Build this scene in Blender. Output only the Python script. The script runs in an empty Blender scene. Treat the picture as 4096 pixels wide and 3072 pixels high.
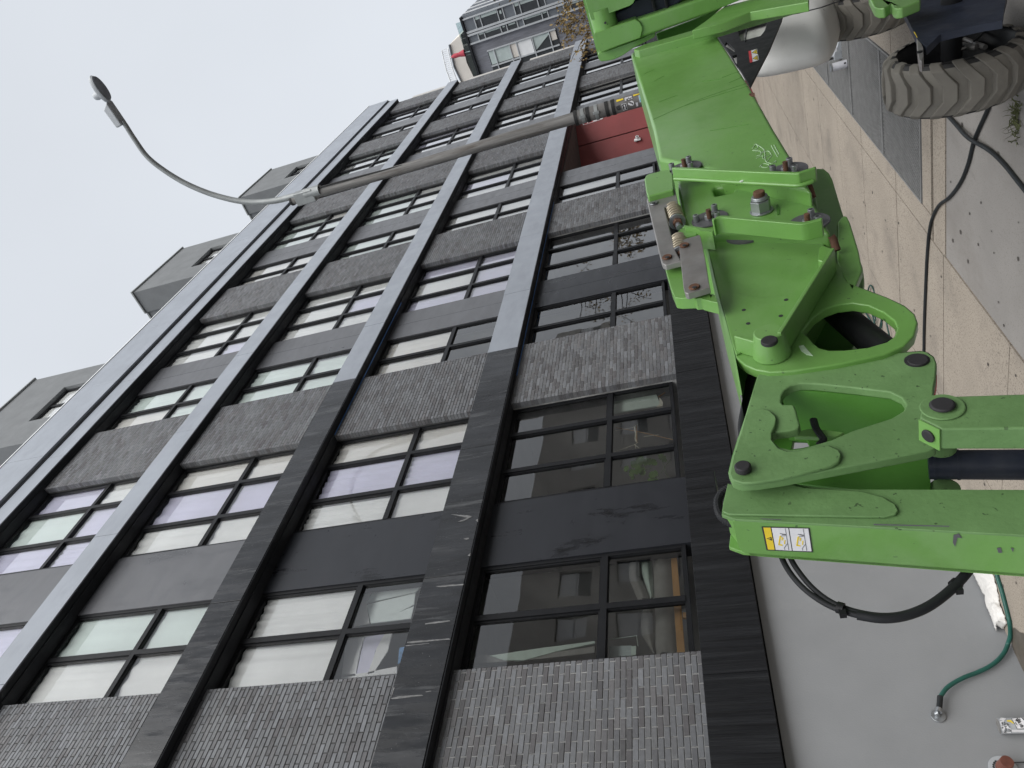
import bpy, math, random
import numpy as np
from mathutils import Vector, Matrix
from mathutils.geometry import tessellate_polygon
random.seed(7)
S = bpy.context.scene
COL = S.collection
CZ = 1.74                                   # eye height above the pavement at the wall
# ---------------------------------------------------------------- camera
F_PX, CX, CY = 2955.0, 2048.0, 1536.0       # focal length in photo pixels
RM = np.array([[0.12755739, -0.58052468, 0.80418916],
               [0.30768763, 0.79397165, 0.52434467],
               [-0.94289842, 0.18055502, 0.27989722]])   # street, into the building, up <- camera right, down, forward
cam = bpy.data.objects.new('camera', bpy.data.cameras.new('camera'))
COL.objects.link(cam)
cam.data.sensor_width = 36; cam.data.sensor_fit = 'HORIZONTAL'
cam.data.lens = F_PX / 4096 * 36
cam.data.clip_start = 0.05; cam.data.clip_end = 2000
cam.matrix_world = Matrix(((RM[0, 0], -RM[0, 1], -RM[0, 2], 0), (RM[1, 0], -RM[1, 1], -RM[1, 2], 0),
                           (RM[2, 0], -RM[2, 1], -RM[2, 2], CZ), (0, 0, 0, 1)))
S.camera = cam
# ---------------------------------------------------------------- overcast daylight
SUN_EL, SUN_AZ = math.radians(38.6), math.radians(199)
w = bpy.data.worlds.new('World'); S.world = w; w.use_nodes = True
nt = w.node_tree; bg = nt.nodes['Background']
sky = nt.nodes.new('ShaderNodeTexSky'); sky.sky_type = 'NISHITA'; sky.sun_disc = False
sky.sun_elevation = SUN_EL; sky.sun_rotation = SUN_AZ; sky.dust_density = 8; sky.air_density = 1.0
hs = nt.nodes.new('ShaderNodeHueSaturation'); hs.inputs['Saturation'].default_value = 0.10
nt.links.new(sky.outputs[0], hs.inputs['Color'])
mx = nt.nodes.new('ShaderNodeMix'); mx.data_type = 'RGBA'; mx.inputs[0].default_value = 0.90   # cloud deck over the clear sky
mx.inputs[7].default_value = (5.6, 5.92, 6.4, 1)
ctc = nt.nodes.new('ShaderNodeTexCoord'); cno = nt.nodes.new('ShaderNodeTexNoise'); cno.inputs['Scale'].default_value = 2.2; cno.inputs['Detail'].default_value = 4
cmr = nt.nodes.new('ShaderNodeMapRange'); cmr.inputs[1].default_value = 0.3; cmr.inputs[2].default_value = 0.7; cmr.inputs[3].default_value = 0.965; cmr.inputs[4].default_value = 1.035
cmu = nt.nodes.new('ShaderNodeMix'); cmu.data_type = 'RGBA'; cmu.blend_type = 'MULTIPLY'; cmu.inputs[0].default_value = 1; cmu.inputs[6].default_value = (5.6, 5.92, 6.4, 1)
nt.links.new(ctc.outputs['Generated'], cno.inputs['Vector']); nt.links.new(cno.outputs['Fac'], cmr.inputs[0]); nt.links.new(cmr.outputs[0], cmu.inputs[7]); nt.links.new(cmu.outputs[2], mx.inputs[7])
nt.links.new(hs.outputs[0], mx.inputs[6]); nt.links.new(mx.outputs[2], bg.inputs['Color'])
bg.inputs['Strength'].default_value = 0.05
sun = bpy.data.objects.new('sun', bpy.data.lights.new('sun', 'SUN')); COL.objects.link(sun)
sun.data.energy = 1.5; sun.data.angle = math.radians(75); sun.data.color = (1, 0.985, 0.96)
sd = Vector((-0.30, -0.85, 0.72)).normalized()          # towards the brightest part of the cloud
sun.rotation_euler = sd.to_track_quat('Z', 'Y').to_euler(); sun.location = (0, 0, 60)
S.view_settings.view_transform = 'Standard'; S.view_settings.look = 'None'
S.view_settings.exposure = 1.48; S.view_settings.gamma = 1; S.view_settings.use_curve_mapping = False
S.cycles.max_bounces = 8; S.cycles.transparent_max_bounces = 12

# ---------------------------------------------------------------- photo pixel -> point on a plane of the place
def ray(x, y):
    return RM @ np.array([x - CX, y - CY, F_PX])
def onY(p, Y):
    d = ray(*p); d = d * (Y / d[1]); return Vector((d[0], d[1], d[2] + CZ))
def onX(p, X):
    d = ray(*p); d = d * (X / d[0]); return Vector((d[0], d[1], d[2] + CZ))
GZ0, GX0, GS = 0.0, 3.96, -0.010            # pavement falls away along the street
def gz(x): return GZ0 + GS * (x - GX0)
def onG(p, up=0.0):
    d = ray(*p); t = (GZ0 + up - CZ - GS * GX0) / (d[2] - GS * d[0])
    return Vector((d[0] * t, d[1] * t, d[2] * t + CZ))
TS = 1365.33 / 2211
def T(r, c):                                # reading positions: enlarged crops of the photo
    return lambda x, y: (c * 1365.33 + x * TS, r * 1024 + y * TS)
def W(ox, oy, s): return lambda x, y: (ox + x * s, oy + y * s)

# ---------------------------------------------------------------- materials
def nd(nt, kind, **kw):
    n = nt.nodes.new(kind)
    for k, v in kw.items():
        if k.startswith('i_'): n.inputs[int(k[2:])].default_value = v
        else: setattr(n, k, v)
    return n
def mat(name, base, var=0.12, scale=4.0, rough=0.6, rvar=0.1, bump=0.05, bscale=60.0, metal=0.0, stretch=(1, 1, 1),
        dirt=None, dscale=3.0, dlo=0.55, dhi=0.75, dstretch=(1, 1, 1), tint=False, spec=0.5, speck=None, sscale=90, slo=0.62, coat=0, dist=0.02, drough=None, fade=None):
    m = bpy.data.materials.new(name); m.use_nodes = True
    t = m.node_tree; b = t.nodes['Principled BSDF']; L = t.links.new
    tc = nd(t, 'ShaderNodeTexCoord')
    def noise(sc, st, det=5, ro=0.55):
        mp = nd(t, 'ShaderNodeMapping'); mp.inputs['Scale'].default_value = st
        n = nd(t, 'ShaderNodeTexNoise'); n.inputs['Scale'].default_value = sc; n.inputs['Detail'].default_value = det
        n.inputs['Roughness'].default_value = ro
        L(tc.outputs['Object'], mp.inputs['Vector']); L(mp.outputs[0], n.inputs['Vector']); return n.outputs['Fac']
    def ramp(f, a, c, lo, hi):
        r = nd(t, 'ShaderNodeValToRGB'); r.color_ramp.elements[0].position = lo; r.color_ramp.elements[1].position = hi
        r.color_ramp.elements[0].color = (*a, 1); r.color_ramp.elements[1].color = (*c, 1); L(f, r.inputs[0]); return r.outputs[0]
    def mixc(f, a, c):
        q = nd(t, 'ShaderNodeMix', data_type='RGBA'); L(f, q.inputs[0])
        L(a, q.inputs[6])
        if isinstance(c, tuple): q.inputs[7].default_value = (*c, 1)
        else: L(c, q.inputs[7])
        return q.outputs[2]
    n1 = noise(scale, stretch)
    lo = tuple(x * (1 - var) for x in base); hi = tuple(min(1, x * (1 + var)) for x in base)
    col = ramp(n1, lo, hi, 0.3, 0.7)
    rr = nd(t, 'ShaderNodeMapRange'); rr.inputs[1].default_value = 0.3; rr.inputs[2].default_value = 0.7
    rr.inputs[3].default_value = max(0.02, rough - rvar); rr.inputs[4].default_value = min(1, rough + rvar)
    L(noise(scale * 2.3, stretch), rr.inputs[0]); ro = rr.outputs[0]
    if tint:
        at = nd(t, 'ShaderNodeAttribute', attribute_name='tint')
        q = nd(t, 'ShaderNodeMix', data_type='RGBA', blend_type='MULTIPLY'); q.inputs[0].default_value = 1
        L(col, q.inputs[6]); L(at.outputs['Color'], q.inputs[7]); col = q.outputs[2]
    if speck:
        f = ramp(noise(sscale, (1, 1, 1), 2), (0, 0, 0), (1, 1, 1), slo, slo + 0.04); col = mixc(f, col, speck)
    if dirt:
        f = ramp(noise(dscale, dstretch, 6, 0.65), (0, 0, 0), (1, 1, 1), dlo, dhi); col = mixc(f, col, dirt)
        if drough is not None:
            q = nd(t, 'ShaderNodeMix'); L(f, q.inputs[0]); L(ro, q.inputs[2]); q.inputs[3].default_value = drough; ro = q.outputs[0]
    if fade:                                 # second, larger wear pattern
        fc, fs_, f0, f1, fst = fade
        f = ramp(noise(fs_, fst, 6, 0.7), (0, 0, 0), (1, 1, 1), f0, f1); col = mixc(f, col, fc)
    L(col, b.inputs['Base Color']); L(ro, b.inputs['Roughness'])
    b.inputs['Metallic'].default_value = metal; b.inputs['Specular IOR Level'].default_value = spec
    if coat: b.inputs['Coat Weight'].default_value = coat; b.inputs['Coat Roughness'].default_value = 0.15
    if bump:
        bp = nd(t, 'ShaderNodeBump'); bp.inputs['Strength'].default_value = min(1, bump * 5); bp.inputs['Distance'].default_value = dist * 0.15
        L(noise(bscale, stretch, 4), bp.inputs['Height']); L(bp.outputs[0], b.inputs['Normal'])
    return m
def glassmat(name, tintc=(0.96, 0.975, 0.97), rough=0.0, ior=1.5):
    m = bpy.data.materials.new(name); m.use_nodes = True; t = m.node_tree; t.nodes.clear(); L = t.links.new
    o = nd(t, 'ShaderNodeOutputMaterial'); mixs = nd(t, 'ShaderNodeMixShader'); fr = nd(t, 'ShaderNodeFresnel'); fr.inputs[0].default_value = ior
    tr = nd(t, 'ShaderNodeBsdfTransparent'); tr.inputs[0].default_value = (*tintc, 1)
    gl = nd(t, 'ShaderNodeBsdfGlossy'); gl.inputs['Roughness'].default_value = rough
    tc = nd(t, 'ShaderNodeTexCoord'); n = nd(t, 'ShaderNodeTexNoise'); n.inputs['Scale'].default_value = 1.3; n.inputs['Detail'].default_value = 1
    L(tc.outputs['Object'], n.inputs['Vector'])
    bp = nd(t, 'ShaderNodeBump'); bp.inputs['Strength'].default_value = 0.12; bp.inputs['Distance'].default_value = 0.02
    L(n.outputs['Fac'], bp.inputs['Height']); L(bp.outputs[0], gl.inputs['Normal'])
    mu = nd(t, 'ShaderNodeMath', operation='MULTIPLY'); mu.inputs[1].default_value = 2.5; mu.use_clamp = True
    L(fr.outputs[0], mu.inputs[0]); L(mu.outputs[0], mixs.inputs[0]); L(tr.outputs[0], mixs.inputs[1]); L(gl.outputs[0], mixs.inputs[2]); L(mixs.outputs[0], o.inputs[0])
    return m
K = {}
K['brick'] = mat('grey clay brick', (0.112, 0.114, 0.119), 0.14, 22, 0.62, 0.12, 0.08, 140, tint=True, speck=(0.03, 0.03, 0.03), sscale=130, slo=0.70, dirt=(0.17, 0.178, 0.186), dscale=1.6, dlo=0.5, dhi=0.9)
K['mortar'] = mat('dusty mortar', (0.055, 0.055, 0.055), 0.4, 3.0, 0.9, 0.05, 0.1, 90)
K['paint'] = mat('pale primed ledge', (0.25, 0.272, 0.308), 0.07, 1.5, 0.5, 0.1, 0.02, 8, dirt=(0.215, 0.233, 0.265), dscale=1.4, dlo=0.5, dhi=0.75, dstretch=(1, 1, 3))
K['wetblack'] = mat('weathered black ledge', (0.009, 0.0095, 0.011), 0.5, 2.0, 0.24, 0.16, 0.015, 14, stretch=(3.5, 3.5, 0.5), dirt=(0.14, 0.145, 0.15), dscale=1.7, dlo=0.56, dhi=0.88, dstretch=(5.5, 4, 0.5), drough=0.55, speck=(0.22, 0.22, 0.22), sscale=60, slo=0.73, spec=0.45, fade=((0.022, 0.023, 0.026), 0.9, 0.46, 0.62, (3.5, 3, 0.6)))
K['beam'] = mat('black ribbed fascia', (0.009, 0.0095, 0.011), 0.5, 6.0, 0.5, 0.12, 0.22, 9, stretch=(3.2, 3, 0.12), dirt=(0.03, 0.032, 0.035), dscale=3, dlo=0.5, dhi=0.8, dstretch=(3, 3, 0.15), dist=0.14, spec=0.2)
K['panel'] = mat('charcoal metal panel', (0.085, 0.087, 0.094), 0.10, 1.2, 0.36, 0.07, 0.02, 5, stretch=(1, 1, 2.5), dirt=(0.06, 0.062, 0.067), dscale=1.1, dlo=0.55, dhi=0.75, dstretch=(2.4, 2, 0.7), drough=0.22, spec=0.6)
K['panelblack'] = mat('black lower panel', (0.020, 0.0215, 0.026), 0.10, 1.2, 0.34, 0.07, 0.02, 5, stretch=(1, 1, 2.5), dirt=(0.009, 0.0095, 0.011), dscale=1.3, dlo=0.58, dhi=0.68, dstretch=(2.4, 2, 0.7), drough=0.16, spec=0.35)  # darker than the charcoal panels, used on the lowest near bays
K['soffit'] = mat('black soffit', (0.020, 0.0215, 0.025), 0.2, 3, 0.55, spec=0.15)
K['frame'] = mat('black window frame', (0.010, 0.0105, 0.012), 0.15, 6, 0.42, 0.06, 0.01, spec=0.22)
K['glass'] = glassmat('window glass')
K['room'] = mat('room plaster', (0.42, 0.41, 0.39), 0.2, 1, 0.9)
K['curtainA'] = mat('white curtain', (0.95, 0.945, 0.94), 0.05, 1.5, 0.9, bump=0)
K['curtainB'] = mat('lilac curtain', (0.82, 0.80, 0.95), 0.05, 1.5, 0.9, bump=0)
K['curtainC'] = mat('mint blind', (0.86, 0.93, 0.905), 0.04, 1.5, 0.9, bump=0)
K['curtainD'] = mat('cream curtain', (0.92, 0.895, 0.87), 0.05, 1.5, 0.9, bump=0)
K['greywall'] = mat('grey painted plinth', (0.235, 0.242, 0.25), 0.05, 2, 0.75, 0.05, 0.10, 75, dirt=(0.26, 0.267, 0.273), dscale=2.2, dlo=0.58, dhi=0.75, dist=0.02)
K['red'] = mat('dark red wall', (0.20, 0.042, 0.042), 0.10, 1.5, 0.6)
K['stucco'] = mat('grey stucco', (0.14, 0.147, 0.152), 0.10, 2, 0.8, bump=0.06, bscale=50)
K['white'] = mat('white metal trim', (0.72, 0.73, 0.74), 0.05, 3, 0.5)
K['tape'] = mat('blue masking tape', (0.05, 0.16, 0.42), 0.1, 3, 0.6, spec=0.3)
K['seam'] = mat('seam sealant', (0.12, 0.125, 0.135), 0.1, 3, 0.7)

# ---------------------------------------------------------------- mesh helpers
def fill(loops):                             # triangles of an outline with holes
    import bmesh
    b = bmesh.new(); idx = {}; es = []; k = 0
    for l in loops:
        vs = [b.verts.new(q) for q in l]
        for v in vs: idx[v] = k; k += 1
        es += [b.edges.new((vs[i], vs[(i + 1) % len(vs)])) for i in range(len(vs))]
    r = bmesh.ops.triangle_fill(b, use_beauty=True, use_dissolve=False, edges=es)
    t = [tuple(idx[v] for v in f.verts) for f in b.faces]; b.free(); return t
class MB:
    def __init__(s): s.v = []; s.f = []; s.t = []
    def add(s, vs, fs, tint=1.0):
        o = len(s.v); s.v += [tuple(v) for v in vs]; s.f += [tuple(i + o for i in f) for f in fs]; s.t += [tint] * len(fs)
    def box(s, a, b, tint=1.0):
        (x0, y0, z0), (x1, y1, z1) = a, b
        s.add([(x0, y0, z0), (x1, y0, z0), (x1, y1, z0), (x0, y1, z0), (x0, y0, z1), (x1, y0, z1), (x1, y1, z1), (x0, y1, z1)],
              [(0, 3, 2, 1), (4, 5, 6, 7), (0, 1, 5, 4), (1, 2, 6, 5), (2, 3, 7, 6), (3, 0, 4, 7)], tint)
        return s
    def hexa(s, p, tint=1.0):               # eight corners: four below, four above
        s.add(p, [(0, 3, 2, 1), (4, 5, 6, 7), (0, 1, 5, 4), (1, 2, 6, 5), (2, 3, 7, 6), (3, 0, 4, 7)], tint); return s
    def prism(s, outer, d, holes=()):       # outline of points, pushed along d, open at the holes
        d = Vector(d); loops = [[Vector(p) for p in outer]] + [[Vector(p) for p in h] for h in holes]
        flat = [p for l in loops for p in l]; tri = fill(loops) if holes else tessellate_polygon(loops); n = len(flat)
        vs = flat + [p + d for p in flat]; fs = [tuple(t) for t in tri] + [tuple(i + n for i in reversed(t)) for t in tri]
        o = 0
        for l in loops:
            for i in range(len(l)):
                j = (i + 1) % len(l); fs.append((o + i, o + j, o + j + n, o + i + n))
            o += len(l)
        s.add(vs, fs); return s
    def tube(s, pts, r, n=10, cap=True):
        pts = [Vector(p) for p in pts]; rs = r if isinstance(r, (list, tuple)) else [r] * len(pts)
        vs = []; fs = []; up = None
        for i, p in enumerate(pts):
            tn = (pts[min(i + 1, len(pts) - 1)] - pts[max(i - 1, 0)]).normalized()
            if up is None: up = tn.orthogonal().normalized()
            up = (up - tn * up.dot(tn)).normalized(); sd = tn.cross(up)
            for k in range(n):
                a = 2 * math.pi * k / n; vs.append(p + (up * math.cos(a) + sd * math.sin(a)) * rs[i])
        for i in range(len(pts) - 1):
            for k in range(n):
                k2 = (k + 1) % n; fs.append((i * n + k, i * n + k2, (i + 1) * n + k2, (i + 1) * n + k))
        if cap: fs.append(tuple(reversed(range(n)))); fs.append(tuple(range((len(pts) - 1) * n, len(pts) * n)))
        s.add(vs, fs); return s
    def cyl(s, a, b, r, n=20, r2=None): return s.tube([a, b], [r, r if r2 is None else r2], n)
    def lathe(s, a, d, prof, n=24):         # profile of (distance along d, radius)
        d = Vector(d).normalized(); return s.tube([Vector(a) + d * h for h, _ in prof], [r for _, r in prof], n)
    def fix(s): return s
    def obj(s, name, m, parent=None, smooth=None, bevel=0, seg=2, loc=None):
        me = bpy.data.meshes.new(name); base = Vector(loc) if loc else (wloc(parent) if parent else Vector((0, 0, 0)))
        me.from_pydata([tuple(Vector(v) - base) for v in s.v], [], s.f); 
        if any(t != 1.0 for t in s.t):
            at = me.attributes.new('tint', 'FLOAT_COLOR', 'FACE')
            at.data.foreach_set('color', [c for t in s.t for c in ((t, t, t, 1) if not isinstance(t, tuple) else (*t, 1))])
        me.materials.append(m); return link(name, me, parent, base, smooth, bevel, seg)
def wloc(o):
    p = Vector((0, 0, 0))
    while o: p += o.location; o = o.parent
    return p
def link(name, me, parent=None, base=(0, 0, 0), smooth=None, bevel=0, seg=2):
    import bmesh
    if smooth is not None or bevel:
        b = bmesh.new(); b.from_mesh(me); bmesh.ops.remove_doubles(b, verts=b.verts, dist=1e-5); bmesh.ops.recalc_face_normals(b, faces=b.faces); b.to_mesh(me); b.free()
    o = bpy.data.objects.new(name, me); COL.objects.link(o); o.parent = parent
    o.location = Vector(base) - (wloc(parent) if parent else Vector((0, 0, 0)))
    if bevel:
        q = o.modifiers.new('bevel', 'BEVEL'); q.width = bevel; q.segments = seg; q.limit_method = 'ANGLE'; q.angle_limit = math.radians(40); q.harden_normals = True
        me.shade_smooth(); me.set_sharp_from_angle(angle=math.radians(50))
    elif smooth is not None:
        me.shade_smooth(); me.set_sharp_from_angle(angle=math.radians(smooth))
    return o
def thing(name, loc, label, cat, group=None):
    o = bpy.data.objects.new(name, None); COL.objects.link(o); o.location = loc; o.empty_display_size = 0.2
    return tag(o, label, cat, group)
def tag(o, label, cat, group=None):
    o['label'] = label; o['category'] = cat
    if group: o['group'] = group
    return o
def stuff(o): o['kind'] = 'stuff'; return o
def struct(o): o['kind'] = 'structure'; return o
def spline(pts, n=8):                       # smooth curve through points
    P = [Vector(p) for p in pts]; P = [P[0] * 2 - P[1]] + P + [P[-1] * 2 - P[-2]]; out = []
    for i in range(1, len(P) - 2):
        a, b, c, d = P[i - 1:i + 3]
        for k in range(n):
            t = k / n
            out.append(0.5 * ((2 * b) + (c - a) * t + (2 * a - 5 * b + 4 * c - d) * t * t + (3 * b - a - 3 * c + d) * t ** 3))
    out.append(P[-2]); return out
def rnd(poly, r, n=5):                      # round the corners of a point loop; r one number or one per corner
    P = [Vector(p) for p in poly]; out = []
    for i, p in enumerate(P):
        q = r[i] if isinstance(r, (list, tuple)) else r
        a, b = P[i - 1] - p, P[(i + 1) % len(P)] - p
        if q <= 0: out.append(p); continue
        k = min(q, a.length * 0.45, b.length * 0.45); A = p + a.normalized() * k; B = p + b.normalized() * k
        for j in range(n + 1):
            t = j / n; out.append(A * (1 - t) ** 2 + p * 2 * t * (1 - t) + B * t * t)
    return out
# ================================================================ apartment building
YB, YL, YW, YG = 6.0, 5.86, 6.13, 6.163     # brick face, ledge face, window frame face, glass
PER = 6.08; NB = 6; XEND = 34.66
SOF = [4.92, 7.92, 10.96, 14.00]            # ledge undersides
LTOP = [5.44, 8.38, 11.42]
BOT = [2.43, 5.44, 8.38, 11.42]             # foot of each storey in view
TRN = [3.405, 6.46, 9.49, 12.52]            # transom centres
bld = thing('apartment_building', (17, 6.2, 0), 'long dark grey brick apartment building with pale horizontal ledges and tall windows', 'building')
# core: rooms behind the windows
for r in range(4):
    b = MB(); b.box((-4, 6.42, SOF[r] - 0.02), (XEND - 0.1, 9.0, BOT[r + 1] if r < 3 else 14.6))
    b.obj('floor_slab', K['room'], bld)
MB().box((-4, 9.0, 2.43), (XEND - 0.1, 9.1, 14.6)).obj('rear_wall', K['room'], bld)
pr = MB()
for k in range(-1, NB):
    for r in range(4): pr.box((PER * k + 5.7, 6.35, BOT[r]), (PER * k + 6.6, 9.0, SOF[r] - 0.02))
    for r in range(4):
        if not (r == 0 and k == 3): pr.box((PER * k + 2.7, 6.35, BOT[r]), (PER * k + 4.1, 9.0, SOF[r] - 0.02))
stuff(pr.obj('partition_wall', K['room'], bld))
# end wall
MB().box((XEND, 6.03, -0.8), (XEND + 0.02, 9.0, 15.2)).obj('end_wall', K['stucco'], bld)

# bricks --------------------------------------------------------
CH, CL, J, JH = 0.0540, 0.1905, 0.0065, 0.0125          # course height, brick pitch, joint
TINTS = [(0.82, 0.82, 0.84), (0.96, 0.97, 0.99), (1.08, 1.09, 1.11), (1.20, 1.22, 1.25), (0.88, 0.85, 0.85), (0.72, 0.68, 0.68), (1.02, 0.98, 0.97), (1.36, 1.38, 1.42), (1.0, 1.0, 1.0), (0.60, 0.58, 0.58)]
WTS = [3, 4, 4, 3, 3, 2, 2, 1, 4, 1]
def brickmesh(L, ti):
    b = MB(); e = 0.003
    x0, x1, z0, z1, y = 0, L, 0, CH - J, 0.0
    vs = [(x0, 0.1, z0), (x1, 0.1, z0), (x1, 0.1, z1), (x0, 0.1, z1), (x0, e, z0), (x1, e, z0), (x1, e, z1), (x0, e, z1), (x0 + e, 0, z0 + e), (x1 - e, 0, z0 + e), (x1 - e, 0, z1 - e), (x0 + e, 0, z1 - e)]
    fs = [(8, 9, 10, 11), (4, 5, 9, 8), (5, 6, 10, 9), (6, 7, 11, 10), (7, 4, 8, 11), (0, 1, 5, 4), (1, 2, 6, 5), (2, 3, 7, 6), (3, 0, 4, 7)]
    b.add(vs, fs, TINTS[ti]); return b
CACHE = {}
def brickdata(L, ti):
    k = (round(L, 3), ti)
    if k not in CACHE:
        b = brickmesh(L, ti); me = bpy.data.meshes.new('brick'); me.from_pydata(b.v, [], b.f)
        at = me.attributes.new('tint', 'FLOAT_COLOR', 'FACE'); at.data.foreach_set('color', [c for t in b.t for c in (*t, 1)])
        me.materials.append(K['brick']); CACHE[k] = me
    return CACHE[k]
allb = MB(); soldiers = MB(); mortar = MB(); mortar0 = MB(); single = []
RECESS = (18.84, 23.89)
for k in range(-1, NB):
    X0, X1 = 2.60 + PER * k, 4.23 + PER * k
    for r in range(4):
        if r == 0 and X0 > RECESS[0] and X1 < RECESS[1]: continue
        z0 = BOT[r] + 0.002; z1 = SOF[r] - 0.004
        (mortar0 if r == 0 else mortar).box((X0 + 0.006, YB + 0.007, z0), (X1 - 0.006, YW + 0.2, z1))
        nc = int((z1 - z0) / CH); ch = (z1 - z0) / nc; off = random.random() * 0.3
        for c in range(nc):
            z = z0 + c * ch; x = X0 - (CL * (0.5 if c % 2 else 0.0)) - 0.02
            while x < X1 - 0.01:
                a, b_ = max(x, X0), min(x + CL - JH, X1)
                if b_ - a > 0.03:
                    ti = random.choices(range(10), WTS if r or random.random() < 0.6 else [4, 2, 2, 4, 3, 3, 2, 2, 2, 2])[0]; dy = random.uniform(-0.0015, 0.002)
                    if r == 0 and k in (0,) and (a > 3.25) and a < 4.23: single.append((a, b_ - a, z, dy, ti))
                    elif r == 0 and k == 1 and z < 3.25 and len(single) < 300: single.append((a, b_ - a, z, dy, ti))
                    else:
                        q = brickmesh(b_ - a, ti); allb.add([(v[0] + a, v[1] + YB + dy, v[2] + z) for v in q.v], q.f, TINTS[ti])
                x += CL
            # stretcher ends returned into the window reveal
ov = single[300:]; single = single[:300]
for a, l, z, dy, ti in ov:
    q = brickmesh(l, ti); allb.add([(v[0] + a, v[1] + YB + dy, v[2] + z) for v in q.v], q.f, TINTS[ti])
for a, l, z, dy, ti in single:
    o = bpy.data.objects.new('brick', brickdata(l, ti)); COL.objects.link(o); o.parent = bld
    o.location = Vector((a, YB + dy, z)) - bld.location
stuff(allb.obj('brick', K['brick'], bld))
stuff(mortar.obj('mortar_bed', K['mortar'], bld))
K['mortarpale'] = mat('pale mortar', (0.24, 0.24, 0.235), 0.4, 3.0, 0.9, 0.05, 0.1, 90)
stuff(mortar0.obj('mortar_bed', K['mortarpale'], bld))

# ledges --------------------------------------------------------
def ledge_run(x0, x1, y0, y1, z0, z1, m, joints, tape=False):
    xs = [x0] + [j for j in joints if x0 < j < x1] + [x1]
    for a, b_ in zip(xs[:-1], xs[1:]):
        dz = random.uniform(-0.003, 0.003); dy = random.uniform(-0.002, 0.002)
        MB().box((a + 0.003, y0 + dy, z0 + dz), (b_ - 0.003, y1, z1 + dz)).obj('ledge_cover', m, bld, bevel=0.004, seg=1)
JT = [4.43 + 2.53 * i for i in range(-4, 13)]
for i, (z0, z1, xc) in enumerate([(SOF[0], LTOP[0], 10.05), (SOF[1], LTOP[1], 10.12), (SOF[2], LTOP[2], -9)]):
    if xc > -4: ledge_run(-4, xc, YL, YW + 0.25, z0, z1, K['wetblack'], [1.9, 5.35, 7.6])
    ledge_run(max(-4, xc), XEND + 0.06, YL - 0.004, YW + 0.25, z0, z1, K['paint'], JT)
ledge_run(-4, XEND + 0.08, YL - 0.004, YW + 0.25, 14.00, 14.42, K['paint'], JT)
ledge_run(-4, XEND + 0.12, YL - 0.075, YW + 0.6, 14.48, 15.47, K['paint'], JT)
MB().box((-4, YL - 0.02, 14.42), (XEND + 0.1, YW + 0.5, 14.48)).obj('shadow_gap', K['soffit'], bld)
MB().box((-4, YL - 0.09, 15.47), (XEND + 0.14, YW + 0.6, 15.50)).obj('coping', K['white'], bld)
# dark soffit liners under every ledge, between frame and face
for r in range(4):
    MB().box((-4, YL + 0.010, SOF[r] - 0.012), (XEND, YW + 0.02, SOF[r] + 0.02)).obj('soffit_liner', K['soffit'], bld)
    MB().box((-4, YL + 0.10, SOF[r] - 0.03), (XEND, YW + 0.018, SOF[r] - 0.0121)).obj('soffit_liner', K['soffit'], bld)
# blue tape left where painting stopped
MB().box((9.4, YB - 0.02, SOF[0] - 0.036), (16.5, YB - 0.005, SOF[0] - 0.031)).obj('masking_tape', K['tape'], bld)
MB().box((8.7, YB - 0.02, SOF[1] - 0.036), (13, YB - 0.005, SOF[1] - 0.031)).obj('masking_tape', K['tape'], bld)

# panels between windows ----------------------------------------
for k in range(-1, NB):
    for r in range(4):
        a, b_ = 5.65 + PER * k, 6.68 + PER * k
        if b_ > XEND: continue
        if k >= 1:
            m_ = a + 0.52
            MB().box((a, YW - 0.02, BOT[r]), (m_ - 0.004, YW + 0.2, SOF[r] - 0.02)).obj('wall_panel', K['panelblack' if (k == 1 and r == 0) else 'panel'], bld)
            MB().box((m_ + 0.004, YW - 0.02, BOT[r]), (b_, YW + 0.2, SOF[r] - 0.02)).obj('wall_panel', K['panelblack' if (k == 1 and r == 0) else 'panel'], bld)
            MB().box((m_ - 0.004, YW - 0.008, BOT[r]), (m_ + 0.004, YW + 0.1, SOF[r] - 0.02)).obj('panel_seam', K['soffit'], bld)
        else:
            MB().box((a, YW - 0.02, BOT[r]), (b_, YW + 0.2, SOF[r] - 0.02)).obj('wall_panel', K['panelblack' if r < 2 else 'panel'], bld)

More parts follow.
